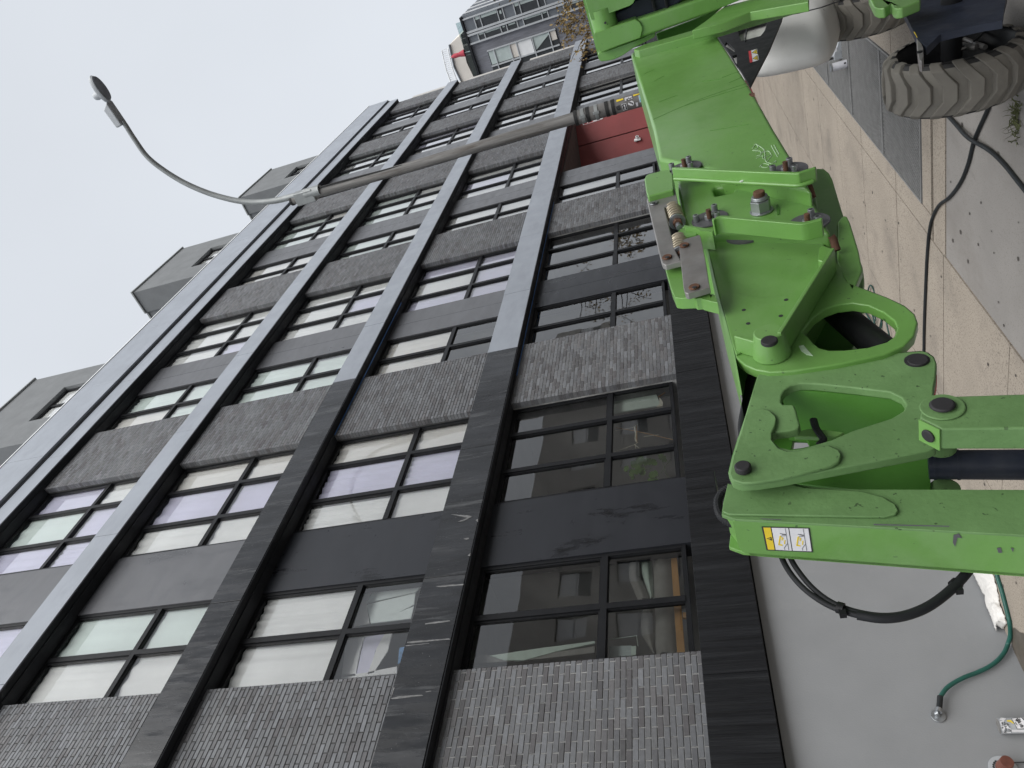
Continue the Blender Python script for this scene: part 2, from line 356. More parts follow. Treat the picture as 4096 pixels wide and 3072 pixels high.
# windows -------------------------------------------------------
def curtain(x0, x1, z0, z1, y, m, parent, name='curtain', amp=0.012, folds=9, slant=0.0):
    b = MB(); nx = max(12, folds * 6); nz = 4; vs = []; fs = []
    ph = random.random() * 6
    for j in range(nz + 1):
        for i in range(nx + 1):
            u = i / nx; v = j / nz; x = x0 + (x1 - x0) * u
            d = amp * math.sin(u * folds * 6.28 + ph + v * slant) + amp * 0.6 * math.sin(u * folds * 2.7 + ph * 2 - v * slant * 1.5)
            vs.append((x, y + d, z0 + (z1 - z0) * v))
    for j in range(nz):
        for i in range(nx):
            a = j * (nx + 1) + i; fs.append((a, a + 1, a + nx + 2, a + nx + 1))
    b.add(vs, fs); return b.obj(name, m, parent, smooth=180)
CUR = [K['curtainA'], K['curtainB'], K['curtainC'], K['curtainD'], K['curtainA']]
def window(x0, x1, z0, z1, tz, mull, shades, k, r):
    fw = 0.042
    f = MB(); y0, y1 = YW, YW + 0.065
    f.box((x0, y0, z0), (x0 + fw, y1, z1)); f.box((x1 - fw, y0, z0), (x1, y1, z1))
    f.box((x0 + fw, y0 + 0.002, z1 - fw), (x1 - fw, y1, z1)); f.box((x0 + fw, y0 + 0.002, z0), (x1 - fw, y1, z0 + fw))
    f.box((x0 + fw, y0 - 0.006, tz - 0.035), (x1 - fw, y1, tz + 0.035))
    xs = [x0 + fw]
    for m in mull:
        f.box((m - 0.034, y0 - 0.008, z0 + fw), (m + 0.034, y1, tz - 0.035)); f.box((m - 0.034, y0 - 0.008, tz + 0.035), (m + 0.034, y1, z1 - fw))
        xs += [m - 0.034, m + 0.034]
    xs.append(x1 - fw); cells = []
    for i in range(0, len(xs), 2):
        for ti, (za, zb) in enumerate(((z0 + fw, tz - 0.035), (tz + 0.035, z1 - fw))):
            cells.append((xs[i], xs[i + 1], za, zb, i // 2, ti))
            a, b_ = xs[i], xs[i + 1]
            s = 0.022 if (ti == 1 and (i // 2) in (0, len(xs) // 2 - 1)) else 0.008    # opening sashes have a deeper inner frame
            f.box((a, y0 + 0.012, za), (a + s, y1 - 0.01, zb)); f.box((b_ - s, y0 + 0.012, za), (b_, y1 - 0.01, zb))
            f.box((a + s, y0 + 0.013, za), (b_ - s, y1 - 0.01, za + s)); f.box((a + s, y0 + 0.013, zb - s), (b_ - s, y1 - 0.01, zb))
    w = f.obj('window', K['frame'], bld)
    for (a, b_, za, zb, i, ti) in cells:
        p = MB(); y = YG + random.uniform(-0.001, 0.001); tl = random.uniform(-0.003, 0.003)
        p.add([(a, y, za), (b_, y + tl, za), (b_, y + tl, zb), (a, y, zb)], [(0, 1, 2, 3)]); p.obj('pane', K['glass'], w)
        q = shades(i, ti)
        if q is not None: curtain(a - 0.03, b_ + 0.03, za - 0.03, zb - random.uniform(0.0, 0.03), YG + 0.05, q, w, 'curtain' if q is not K['curtainC'] else 'blind', amp=random.choice([0.004, 0.008, 0.012]), folds=random.choice([3, 4, 6]), slant=random.uniform(-2, 2))
    return w
W3M = [7.305, 8.075]
def shader(k, r, wide):
    rr = random.Random(k * 31 + r * 7 + wide)
    base = rr.choice(CUR)
    def f(i, ti):
        if r == 0:
            if k in (0,): return None
            if k == 1: return None if not (wide and i == 2) else (K['curtainB'] if ti == 1 and False else None)
            if k == 2: return K['curtainA'] if ti else None
            return K['curtainD'] if rr.random() < 0.6 else None
        if k == 1 and r == 1 and not wide: return (K['curtainD'] if ti == 1 else None)
        if k == 0 and r == 1 and not wide: return [K['curtainA'], K['curtainA']][i % 2] if ti else [None, None][i % 2]
        if wide and r == 1 and k == 0: return [K['curtainA'], K['curtainB'], K['curtainD']][i]
        if wide and r == 2 and k == 0: return [K['curtainA'], K['curtainB'], K['curtainD']][i]
        q = rr.random()
        return base if q < 0.7 else rr.choice(CUR)
    return f
WIN = {}
for k in range(-1, NB):
    o = PER * k
    for r in range(4):
        z0, z1 = BOT[r] + (0.09 if r == 0 else 0.0), SOF[r] - 0.025
        if not (r == 0 and o + 4.23 > 22 and o + 4.23 < 23) and o + 5.65 < XEND:
            WIN[k, r, 0] = window(o + 4.20, o + 5.65, z0, z1, TRN[r], [o + 4.935], shader(k, r, 0), k, r)
        if not (r == 0 and o + 6.68 > 18 and o + 6.68 < 20) and o + 8.7 < XEND:
            WIN[k, r, 1] = window(o + 6.68, o + 8.71, z0, z1, TRN[r], [o + 7.305, o + 8.075], shader(k, r, 1), k, r)
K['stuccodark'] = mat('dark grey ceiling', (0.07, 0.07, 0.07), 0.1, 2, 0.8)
# entry recess with red walls
e = MB()
RA, RB = Vector((23.88, 6.0, 0)), Vector((20.2, 8.9, 0)); RD = (RB - RA).normalized(); RN = Vector((-RD.y, RD.x, 0))
if RN.y > 0: RN = -RN
def onred(p_, off=0.0):                       # photo point -> the slanting red wall of the entry
    d = Vector(ray(*p_)); o_ = Vector((0, 0, CZ)); t = (RA + RN * off - o_).dot(RN) / d.dot(RN); return o_ + d * t
rg_ = RA + RD * 1.26
for a_, b_ in ((RA, rg_ - RD * 0.02), (rg_ + RD * 0.02, RB)):
    MB().prism([a_ + Vector((0, 0, -0.6)), b_ + Vector((0, 0, -0.6)), b_ + Vector((0, 0, 4.9)), a_ + Vector((0, 0, 4.9))], -RN * 0.1).obj('red_wall', K['red'], bld)
MB().prism([RA + RD * 1.2 - RN * 0.04 + Vector((0, 0, -0.6)), RA + RD * 1.32 - RN * 0.04 + Vector((0, 0, -0.6)), RA + RD * 1.32 - RN * 0.04 + Vector((0, 0, 4.9)), RA + RD * 1.2 - RN * 0.04 + Vector((0, 0, 4.9))], -RN * 0.1).obj('wall_groove', K['soffit'], bld)
MB().box((18.86, 6.34, -0.6), (18.95, 9.0, 4.90)).obj('recess_side', K['stucco'], bld)
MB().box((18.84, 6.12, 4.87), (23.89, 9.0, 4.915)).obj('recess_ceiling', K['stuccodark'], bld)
# fascia under the first storey and the painted plinth below it
BZ = [1.885, 2.43]
for a, b_ in ((-4, -0.7), (-0.7, 1.6), (1.6, 3.9), (3.9, 6.2), (6.2, 8.5), (8.5, 10.8), (10.8, 13.1), (13.1, 15.4), (15.4, 18.84), (23.89, 27), (27, 31), (31, XEND + 0.05)):
    MB().box((a + 0.001, YL + 0.01, BZ[0]), (b_ - 0.001, YW + 0.25, BZ[1])).obj('fascia_board', K['beam'], bld, bevel=0.004, seg=1)
for a, b_ in ((-4, 18.84), (23.89, XEND)):
    pl = MB().box((a, YB, -1.2), (b_, YW + 0.3, BZ[0] - 0.012)).obj('plinth', K['greywall'], bld)
    MB().box((a, YB + 0.03, BZ[0] - 0.012), (b_, YW + 0.2, BZ[0])).obj('plinth_joint', K['soffit'], bld)

# scrapes through the black paint of the ledges, weathered white along the arris
K['scrape'] = mat('bare scraped metal', (0.15, 0.15, 0.15), 0.7, 30, 0.6, stretch=(3, 3, 0.4))
ZX = W(1500, 2500, 500 / 1659); ZY = W(1700, 2000, 700 / 2212)
yl = YL - 0.004
for f, pts in ((ZX, [(430, 222), (700, 200), (985, 178), (1000, 190), (760, 212), (520, 238), (425, 240)]), (ZX, [(405, 272), (560, 255), (720, 240), (718, 246), (560, 262), (405, 280)]), (ZX, [(208, 972), (330, 945), (620, 925), (640, 938), (430, 962), (230, 984)]), (ZX, [(665, 885), (740, 872), (745, 880), (680, 890)]), (ZX, [(245, 825), (262, 830), (215, 960), (205, 985)]),
               (ZY, [(0, 1560), (120, 1540), (310, 1520), (320, 1532), (130, 1560), (0, 1572)]), (ZY, [(330, 180), (560, 195), (595, 210), (500, 260), (400, 280), (540, 225)]), (ZY, [(485, 488), (550, 474), (555, 492), (520, 500)]), (ZY, [(135, 1090), (300, 1072), (490, 1060), (480, 1076), (200, 1100)]), (ZY, [(640, 255), (672, 235), (668, 275)]), (ZY, [(540, 700), (575, 668), (570, 708)])):
    P = [onY(f(*q), yl) for q in pts]; MB().prism(P, (0, 0.003, 0)).obj('paint_scrape', K['scrape'], bld)
# ================================================================ roof houses (set back on the roof)
def roofbox(x0, x1, wx0, wx1, label):
    t = thing('roof_house', ((x0 + x1) / 2, 7.5, 15.2), label, 'roof house', 'grey stucco roof houses above the top ledge')
    zt = 19.46; y0 = 6.42
    wz0, wz1 = 15.0, 17.77
    b = MB(); P = lambda x, z: (x, y0, z)
    b.prism([P(x0, 14.9), P(x1, 14.9), P(x1, zt), P(x0, zt)], (0, 0.16, 0), [[P(wx0, wz0), P(wx1, wz0), P(wx1, wz1), P(wx0, wz1)]])
    b.obj('front_wall', K['stucco'], t)
    MB().box((x0 + 0.001, y0 + 0.16, 14.9), (x1 - 0.001, y0 + 0.75, zt - 0.001)).obj('side_wall', K['stucco'], t)
    MB().box((x0 + 0.06, y0 + 0.75, 14.9), (x1, y0 + 3.6, zt - 0.02)).obj('side_wall', K['stucco'], t)
    MB().box((x0 - 0.05, y0 - 0.05, zt), (x1 + 0.05, y0 + 0.77, zt + 0.05)).obj('roof_trim', K['greytrim'], t)
    MB().box((x0 + 0.02, y0 + 0.77, zt - 0.02), (x1 + 0.05, y0 + 3.65, zt + 0.04)).obj('roof_trim', K['greytrim'], t)
    f = MB(); yy = y0 + 0.09
    m = (wx0 + wx1) / 2
    for a, c in ((wx0, wx0 + 0.05), (m - 0.035, m + 0.035), (wx1 - 0.05, wx1)): f.box((a, yy, wz0), (c, yy + 0.05, wz1))
    f.box((wx0 + 0.05, yy + 0.001, wz1 - 0.05), (wx1 - 0.05, yy + 0.049, wz1)); f.box((wx0 + 0.05, yy + 0.001, 16.2), (wx1 - 0.05, yy + 0.049, 16.25))
    w = f.obj('window', K['frame'], t)
    for a, c in ((wx0 + 0.05, m - 0.035), (m + 0.035, wx1 - 0.05)):
        p = MB(); p.add([(a, yy + 0.03, wz0), (c, yy + 0.03, wz0), (c, yy + 0.03, wz1 - 0.05), (a, yy + 0.03, wz1 - 0.05)], [(0, 1, 2, 3)]); p.obj('pane', K['glass'], w)
        p = MB(); p.box((a - 0.02, yy + 0.055, wz0), (c + 0.02, yy + 0.065, wz1 - 0.06)); p.obj('blind', K['curtainA'], w)
K['greytrim'] = mat('grey metal trim', (0.22, 0.23, 0.23), 0.08, 3, 0.5)
roofbox(11.24, 14.48, 12.22, 13.62, 'grey stucco roof house nearest the camera above the top ledge')
roofbox(19.38, 22.70, 20.36, 21.82, 'grey stucco roof house between the nearest one and the street lamp arm')
roofbox(27.52, 30.88, 28.5, 29.92, 'grey stucco roof house crossed by the street lamp arm')

# ================================================================ ground
def gq(x0, x1, y0, y1, up): return [(x0, y0, gz(x0) + up), (x1, y0, gz(x1) + up), (x1, y1, gz(x1) + up), (x0, y1, gz(x0) + up)]
def gbox(b, x0, x1, y0, y1, lo, hi):
    a = gq(x0, x1, y0, y1, lo); c = gq(x0, x1, y0, y1, hi); b.hexa(a + c); return b
K['asphalt'] = mat('asphalt', (0.055, 0.055, 0.056), 0.25, 3, 0.9, bump=0.12, bscale=90)
K['slab'] = mat('exposed aggregate paving', (0.345, 0.298, 0.243), 0.10, 1.2, 0.85, 0.08, 0.06, 120, speck=(0.20, 0.17, 0.14), sscale=85, slo=0.565, dirt=(0.19, 0.165, 0.14), dscale=1.6, dlo=0.52, dhi=0.85)
K['concrete'] = mat('smooth grey concrete', (0.27, 0.253, 0.235), 0.10, 1.6, 0.85, 0.08, 0.05, 100, dirt=(0.20, 0.185, 0.17), dscale=4, dlo=0.58, dhi=0.85, dstretch=(1, 4, 1), speck=(0.2, 0.18, 0.16), sscale=120, slo=0.62, fade=((0.2, 0.18, 0.16), 0.9, 0.5, 0.8, (1, 1, 1)))
K['joint'] = mat('dark joint dirt', (0.06, 0.05, 0.042), 0.4, 20, 0.95)
K['grate'] = mat('worn steel grating', (0.20, 0.20, 0.197), 0.12, 9, 0.65, 0.1, 0.02, 60, spec=0.25)
K['gratebed'] = mat('dark void under the grating', (0.015, 0.015, 0.015), 0.2, 8, 0.7)
K['kerb'] = mat('kerb stone', (0.27, 0.26, 0.25), 0.12, 3, 0.85, bump=0.06)
rd = MB(); a = gq(-200, 700, -260, 0.7, -0.16); rd.add(a, [(0, 1, 2, 3)])
struct(rd.obj('road', K['asphalt']))
gd = MB(); gd.add(gq(-400, 900, -400, 400, -0.35), [(0, 1, 2, 3)]); struct(gd.obj('ground', K['asphalt']))
pv = MB(); gbox(pv, -14, 80, 0.99, 6.06, -0.3, -0.022); pave = struct(pv.obj('pavement', K['joint']))
kx = [-14 + 1.8 * i for i in range(0, 52)]
for a, b_ in zip(kx[:-1], kx[1:]):
    gbox(MB(), a + 0.004, b_ - 0.004, 0.84, 0.985, -0.3, 0.0).obj('kerb_stone', K['kerb'], pave)
XJ = [-12.11, -10.84, -9.57, -8.30, -7.03, -5.76, -4.49, -3.22, -1.95, -0.68, 0.59, 1.86, 3.13, 4.40, 5.70, 7.03, 8.36, 9.60, 10.85, 12.10, 13.37, 14.64, 15.91, 17.18, 18.45, 19.72, 20.99, 22.26, 23.53, 24.80, 26.07, 27.34, 28.61, 29.88, 31.15, 32.42, 33.69, 34.96]
g = 0.006
def slab(x0, x1, y0, y1, m='slab', nm='paving_slab'):
    return gbox(MB(), x0 + g, x1 - g, y0 + g, y1 - g, -0.06, random.uniform(-0.0015, 0.0015)).obj(nm, K[m], pave)
for a, b_ in zip(XJ[:-1], XJ[1:]):
    slab(a, b_, 3.29, 4.78)
    slab(a, b_, 4.78, 6.0)
# border strip beside the gratings
GX = [6.24, 7.44, 8.72, 10.0, 11.25]; GY0, GY1 = 2.08, 3.07
for a, b_ in zip(XJ[14:-1], XJ[15:]): slab(max(a, 5.97), b_, GY1 + 0.005, 3.29)
slab(5.98, 6.215, 0.99, 3.07); slab(5.65, 5.935, 0.99, 3.285)      # strips each side of the dark slot
slab(11.27, 16.7, 0.99, 3.07, 'concrete', 'concrete_slab')
for a, b_ in zip([6.23] + XJ[15:18], XJ[15:18] + [11.27]): slab(a, b_, 0.99, GY0 - 0.02)
for a, b_ in ((16.7, 19.5), (19.5, 22.3), (22.3, 25.1), (25.1, 27.9), (27.9, 30.7), (30.7, 34.9)): slab(a, b_, 0.99, 3.07, 'concrete', 'concrete_slab')
for a, b_ in ((-12.15, -5.27), (-5.27, -1.15), (-1.15, 2.2), (2.2, 5.635)): slab(a, b_, 0.99, 3.275, 'concrete', 'concrete_slab')
# gratings: frame with a field of raised lozenges, too many to pick apart
gt = thing('pavement_grating', (8.9, 2.6, gz(8.9)), 'row of grey steel ventilation gratings let into the beige pavement', 'grating')
for a, b_ in zip(GX[:-1], GX[1:]):
    bed = gbox(MB(), a + 0.012, b_ - 0.012, GY0, GY1, -0.05, -0.016).obj('grating_bed', K['gratebed'], gt)
    fr = MB()
    gbox(fr, a + 0.004, a + 0.02, GY0 - 0.012, GY1 + 0.006, -0.05, 0.004); gbox(fr, b_ - 0.02, b_ - 0.004, GY0 - 0.012, GY1 + 0.006, -0.05, 0.004)
    gbox(fr, a + 0.02, b_ - 0.02, GY0 - 0.012, GY0 + 0.004, -0.05, 0.0035); gbox(fr, a + 0.02, b_ - 0.02, GY1 - 0.01, GY1 + 0.006, -0.05, 0.0035)
    fr.obj('grating_frame', K['grate'], gt)
    q = MB(); p = 0.036; iy = 0; y = GY0 + 0.02
    while y < GY1 - 0.015:
        x = a + 0.03 + (p / 2 if iy % 2 else 0)
        while x < b_ - 0.03:
            h = 0.0135; z = gz(x) - 0.0165; r1 = 0.0125; r2 = 0.0075
            vs = [(x + r1 * cx, y + r1 * cy, z) for cx, cy in ((1, 0), (0, 1), (-1, 0), (0, -1))] + [(x + r2 * cx, y + r2 * cy, z + h) for cx, cy in ((1, 0), (0, 1), (-1, 0), (0, -1))]
            q.add(vs, [(4, 5, 6, 7), (0, 1, 5, 4), (1, 2, 6, 5), (2, 3, 7, 6), (3, 0, 4, 7)]); x += p
        y += p * 0.52; iy += 1
    stuff(q.obj('grating_lozenge', K['grate'], gt))
# gum marks trodden into the paving
K['gum'] = mat('old trodden gum', (0.09, 0.08, 0.07), 0.3, 40, 0.8)
gm = MB(); rg = random.Random(3)
for i in range(150):
    x, y = rg.uniform(3.6, 15), rg.uniform(3.4, 5.9)
    if rg.random() < 0.13: x, y = rg.uniform(3.4, 5.6), rg.uniform(1.6, 3.25)
    r = rg.uniform(0.006, 0.017); n = 9
    gm.add([(x + r * rg.uniform(0.8, 1.2) * math.cos(6.283 * j / n), y + r * rg.uniform(0.8, 1.2) * math.sin(6.283 * j / n), gz(x) + 0.0045) for j in range(n)], [tuple(range(n))])
stuff(gm.obj('gum_mark', K['gum'], pave))

# ================================================================ buildings across the street (seen in the glass)
K['beige'] = mat('beige rendered wall', (0.62, 0.58, 0.53), 0.08, 0.8, 0.85)
K['darkglass'] = mat('dark window glass', (0.05, 0.055, 0.06), 0.1, 2, 0.12)
op = thing('street_building', (12, -17, 0), 'beige rendered building across the street, seen only mirrored in the lower windows', 'building')
for z0, z1 in ((-1, 4.2), (5.9, 7.2), (8.9, 10.4), (12.1, 14.2)):
    MB().box((-22, -17, z0), (50, -16.8, z1)).obj('wall_band', K['beige'], op)
for z0, z1 in ((4.2, 5.9), (7.2, 8.9), (10.4, 12.1)):
    for i in range(24):
        x = -22 + 3 * i
        MB().box((x, -17, z0), (x + 1.5, -16.8, z1)).obj('wall_pier', K['beige'], op)
        f = MB().box((x + 1.5, -17, z0), (x + 3, -16.95, z1)).obj('window', K['darkglass'], op)
        MB().box((x + 1.55, -16.945, z0 + 0.75), (x + 2.95, -16.90, z0 + 0.82)).obj('window_bar', K['white'], f)
        MB().box((x + 1.6, -16.948, z0 + 0.05 + 0.6 * (i % 2)), (x + 2.9, -16.94, z1 - 0.05)).obj('blind', K['curtainA'], f)
MB().box((-22, -24, -1), (50, -17, 14.1)).obj('building_core', K['beige'], op)

# ================================================================ far tower past the end of the block
ft = thing('far_tower', (45, 8, 0), 'dark clad apartment tower with white framed windows past the end of the block', 'building')
K['corr'] = mat('dark corrugated cladding', (0.17, 0.175, 0.20), 0.25, 2, 0.6, bump=0.25, bscale=9, stretch=(6, 6, 0.6), dist=0.1)
K['spandrel'] = mat('dark spandrel glass', (0.15, 0.165, 0.185), 0.1, 2, 0.15)
K['paleframe'] = mat('pale grey frame', (0.42, 0.44, 0.46), 0.05, 3, 0.5)
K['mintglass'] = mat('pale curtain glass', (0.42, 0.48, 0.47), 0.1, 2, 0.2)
FX = 42.0; TZ = 11.67
MB().box((FX + 0.12, 4.34, -1.5), (FX + 16, 10.0, TZ - 0.05)).obj('wall', K['corr'], ft)
MB().box((FX - 0.10, 4.22, TZ - 0.05), (FX + 16, 10.0, TZ + 0.06)).obj('roof_edge', K['soffit'], ft)
# two bands of glazing beside the corner
def glaze(y0, y1, zs, kinds):
    for z1, z0, kd in zip(zs[:-1], zs[1:], kinds):
        w_ = MB().box((FX + 0.03, y0, z0 + 0.03), (FX + 0.12, y1, z1 - 0.03)).obj('window', K['spandrel' if kd == 'd' else 'darkglass'], ft)
        if kd == 'c': MB().box((FX + 0.02, y0 + 0.12, z0 + 0.1), (FX + 0.029, y1 - 0.3, z1 - 0.1)).obj('curtain', K['mintglass'], w_)
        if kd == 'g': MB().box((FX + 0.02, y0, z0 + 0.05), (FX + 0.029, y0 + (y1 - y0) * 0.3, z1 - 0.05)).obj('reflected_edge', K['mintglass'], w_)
        MB().box((FX - 0.02, y0, z0 - 0.022), (FX + 0.12, y1, z0 + 0.022)).obj('window_bar', K['paleframe'], ft)
zs1 = [11.62, 11.00, 10.68, 9.72, 9.42, 8.82, 8.51, 7.56, 7.21, 6.36, 6.01, 5.06, 4.66, 3.76, 3.26, 2.46, 2.06, 1.06]
zs2 = [11.62, 11.07, 10.71, 9.79, 9.46, 8.88, 8.54, 7.53, 7.21, 6.36, 6.01, 5.06, 4.66, 3.76, 3.26, 2.46, 2.06, 1.06]
glaze(4.40, 4.98, zs1, 'dggcdgggdgggcdgdgg'); glaze(5.22, 5.56, zs2, 'dggccdggdggccggdgg')
for y0, y1 in ((4.34, 4.40), (4.98, 5.08), (5.12, 5.22), (5.56, 5.64)):
    MB().box((FX - 0.06, y0, 1), (FX + 0.12, y1, 11.63)).obj('window_post', K['paleframe'], ft)
for (z1, z0, kd) in ((10.86, 7.04, 0),):
    w_ = MB().box((FX + 0.06, 6.22, z0), (FX + 0.13, 7.6, z1)).obj('window', K['darkglass'], ft)
    for a, b_, c, m in ((10.81, 9.66, 0.9, 'mintglass'), (9.60, 9.26, 0.9, 'beige'), (9.24, 8.42, 0.98, 'white'), (7.36, 7.08, 0.6, 'beige')):
        MB().box((FX + 0.03, 6.24, b_), (FX + 0.059, 6.24 + c * 0.75, a)).obj('curtain', K[m], w_)
    c = MB(); c.prism([(FX + 0.03, 6.24, 8.36), (FX + 0.03, 6.9, 8.31), (FX + 0.03, 6.35, 7.46), (FX + 0.03, 6.24, 7.46)], (0.029, 0, 0)); c.obj('curtain', K['mintglass'], w_)
    for z in (10.50, 9.62, 9.24, 8.36, 7.43): MB().box((FX - 0.03, 6.22, z - 0.025), (FX + 0.09, 7.6, z + 0.025)).obj('window_bar', K['paleframe'], ft)
    MB().box((FX - 0.02, 6.95, z0), (FX + 0.10, 7.02, z1)).obj('window_bar', K['paleframe'], ft)
    MB().box((FX - 0.04, 6.16, z0), (FX + 0.10, 6.22, z1)).obj('window_bar', K['paleframe'], ft)
# slatted strip on the street side and glazed terrace guard on the building side
for i in range(14):
    MB().box((FX + 0.4 + 0.5 * i, 4.16, 5), (FX + 0.52 + 0.5 * i, 4.2, 11.62)).obj('louvre_slat', K['white' if i % 3 == 1 else 'spandrel'], ft)
MB().box((FX + 0.12, 4.205, 1), (FX + 16, 4.335, 11.62)).obj('louvre_wall', K['spandrel'], ft)
K['guardglass'] = glassmat('terrace glass', (0.72, 0.80, 0.80))
for y0, y1 in ((4.45, 5.25), (5.27, 6.1), (6.12, 7.2)):
    MB().box((FX + 0.3, y0, TZ + 0.06), (FX + 0.32, y1, TZ + 0.42)).obj('guard_pane', K['guardglass'], ft)
# terrace house further back with slatted rail and folded parasol
TX = 47.0; q = (TX / FX)
def tp(y, z):
    z -= 0.0
    return (TX, y * q, (z - CZ) * q + CZ)
th = thing('terrace_house', (TX + 2, 7, 12), 'beige terrace block with white slatted rail behind the dark tower', 'building')
w_ = MB(); w_.prism([tp(5.3, 12.72), tp(6.4, 12.86), tp(7.3, 12.74), tp(9, 12.7), tp(9, 12.0), tp(7.25, 12.0), tp(6.4, 12.12), tp(5.0, 11.95)], (3, 0, 0)); w_.obj('wall', K['beige'], th)
w_ = MB(); w_.prism([tp(5.28, 12.74), tp(6.4, 12.88), tp(7.3, 12.76), tp(9, 12.72), tp(9, 12.66), tp(7.3, 12.70), tp(6.4, 12.82), tp(5.28, 12.68)], (-0.12, 0, 0)); w_.obj('coping', K['spandrel'], th)
n = 22
for i in range(n):
    u = 5.45 + (7.6 - 5.45) * i / (n - 1); zt = 13.21 + (0.12 if u > 6.0 else 0) * min(1, (u - 5.45) / 0.9)
    a, b_ = Vector(tp(u, zt - 0.38)), Vector(tp(u, zt)); MB().box((TX, a.y - 0.02, a.z), (TX + 0.04, a.y + 0.02, b_.z)).obj('rail_slat', K['white'], th)
for z in (13.22, 12.86): MB().tube([tp(5.45, z), tp(6.4, z + 0.12), tp(7.6, z + 0.1)], 0.035, 6).obj('rail', K['white'], th)
K['parasol'] = mat('red parasol cloth', (0.34, 0.04, 0.06), 0.15, 8, 0.8)
pa = thing('folded_parasol', (44.5, 6.2, 12), 'folded red parasol standing on the far terrace', 'parasol')
A = onX(W(1750, 0, 800 / 2212)(150, 632), 44.5); B = onX(W(1750, 0, 800 / 2212)(300, 585), 44.5)
MB().tube([A, A.lerp(B, 0.25), A.lerp(B, 0.6), B], [0.03, 0.13, 0.12, 0.2], 9).obj('canopy', K['parasol'], pa, smooth=60)
MB().tube([A + (A - B) * 0.08, B + (B - A) * 1.5], 0.025, 6).obj('pole', K['white'], pa)

# ================================================================ street lamp on a wooden pole
K['wood'] = mat('weathered pole timber', (0.168, 0.164, 0.158), 0.35, 3, 0.85, bump=0.12, bscale=14, stretch=(6, 6, 0.35), dirt=(0.09, 0.075, 0.065), dscale=2.2, dlo=0.52, dhi=0.72, dstretch=(4, 4, 0.5))
K['wrap'] = mat('weathered pole wrap', (0.15, 0.145, 0.14), 0.3, 4, 0.75, bump=0.1, bscale=20)
K['galv'] = mat('galvanised steel', (0.27, 0.285, 0.285), 0.15, 5, 0.5, 0.1, 0.02, metal=0.35)
K['lampgrey'] = mat('grey lamp housing', (0.38, 0.40, 0.42), 0.06, 5, 0.5)
K['lens'] = mat('dim lamp lens', (0.26, 0.275, 0.31), 0.15, 9, 0.35)
PX, PY = 12.55, 3.25
lp = thing('street_lamp', (PX, PY, gz(PX)), 'tall weathered wooden street lamp with long curved arm and oval head', 'street lamp')
def lz(p): return onX(p, PX).z
ptop = lz((1170, 808))
base = gz(PX)
rad = lambda z: 0.108 - 0.03 * min(1, z / ptop)
zs = [base + (ptop - base) * i / 14 for i in range(15)]
MB().tube([(PX + 0.012 * math.sin(z * 1.1), PY + 0.01 * math.cos(z * 0.9), z) for z in zs], [rad(z) for z in zs], 18).obj('pole', K['wood'], lp, smooth=50)
z40, z41 = lz((2560, 372)), lz((2300, 465))
wb = MB(); wb.tube([(PX, PY, base + 0.2), (PX, PY, z41)], [0.120, 0.114], 22); wb.obj('pole_wrap', K['wrap'], lp, smooth=50)
for x, y in ((2303, 462), (2350, 445), (2383, 432), (2425, 418), (2450, 410), (2330, 452)):
    z = lz((x, y)); band = (x in (2330, 2383))
    MB().tube([(PX, PY, z - 0.028), (PX, PY, z + 0.028)], 0.124, 22).obj('strap', K['galv' if band else 'gratebed'], lp, smooth=50)
    if band: MB().box((PX - 0.14, PY - 0.05, z - 0.05), (PX - 0.12, PY + 0.0, z + 0.05)).obj('strap_buckle', K['galv'], lp, bevel=0.006)
MB().tube([(PX, PY, ptop - 0.03), (PX, PY, ptop + 0.01)], 0.092, 18).obj('pole_cap', K['gratebed'], lp)
arm = [onX(p, PX) for p in ((1225, 776), (1170, 786), (1110, 801), (1050, 808), (990, 808), (920, 797), (830, 771), (740, 732), (660, 684), (590, 628), (540, 560), (505, 505), (490, 482))]
sp = spline(arm, 6)
MB().tube(sp, [0.060 - 0.018 * i / len(sp) for i in range(len(sp))], 14).obj('arm', K['galv'], lp, smooth=60)
br = onX((1205, 782), PX)
MB().box((PX - 0.09, br.y - 0.08, br.z - 0.28), (PX + 0.09, br.y + 0.16, br.z + 0.12)).obj('bracket', K['galv'], lp, bevel=0.02)
b2 = onX((1240, 772), PX); MB().cyl((PX, b2.y, b2.z - 0.22), (PX, b2.y, b2.z + 0.10), 0.10, 18).obj('arm_socket', K['galv'], lp, smooth=40)
cab = [onX(p, PX - 0.02) for p in ((1215, 768), (1330, 735), (1500, 690), (1800, 612), (2100, 520))]
MB().tube(spline(cab, 6), 0.016, 6).obj('cable', K['gratebed'], lp)
# lamp head in the plane of the arm: neck box, oval lens pan, photocell
Lq = W(340, 280, 220 / 1521)
tip, neck, heel = onX(Lq(190, 200), PX), onX(Lq(690, 830), PX), onX(Lq(1120, 1480), PX)
ax = (tip - heel).normalized(); sd_ = Vector((1, 0, 0)); nrm = ax.cross(sd_).normalized()
if nrm.z > 0: nrm = -nrm                      # nrm: downwards, under the head
ln = (neck - heel).length; lo_ = (tip - neck).length
def hp(a, s, d): return heel + ax * a + sd_ * s + nrm * d
bx_ = MB(); wv = 0.095
bx_.hexa([hp(0, -wv, -0.02), hp(ln, -wv, 0.0), hp(ln, wv, 0.0), hp(0, wv, -0.02), hp(0, -wv * 0.9, -0.17), hp(ln * 0.8, -wv * 0.9, -0.17), hp(ln * 0.8, wv * 0.9, -0.17), hp(0, wv * 0.9, -0.17)])
bx_.obj('lamp_neck', K['lampgrey'], lp, bevel=0.03)
pan = MB(); n = 28
ring = [hp(ln + lo_ * (0.5 - 0.57 * math.cos(6.283 * i / n)), 0.125 * math.sin(6.283 * i / n), 0.0) for i in range(n)]
cn = hp(ln + lo_ * 0.5, 0, 0)
def lay(f, d): return [cn + (p - cn) * f + nrm * d for p in ring]
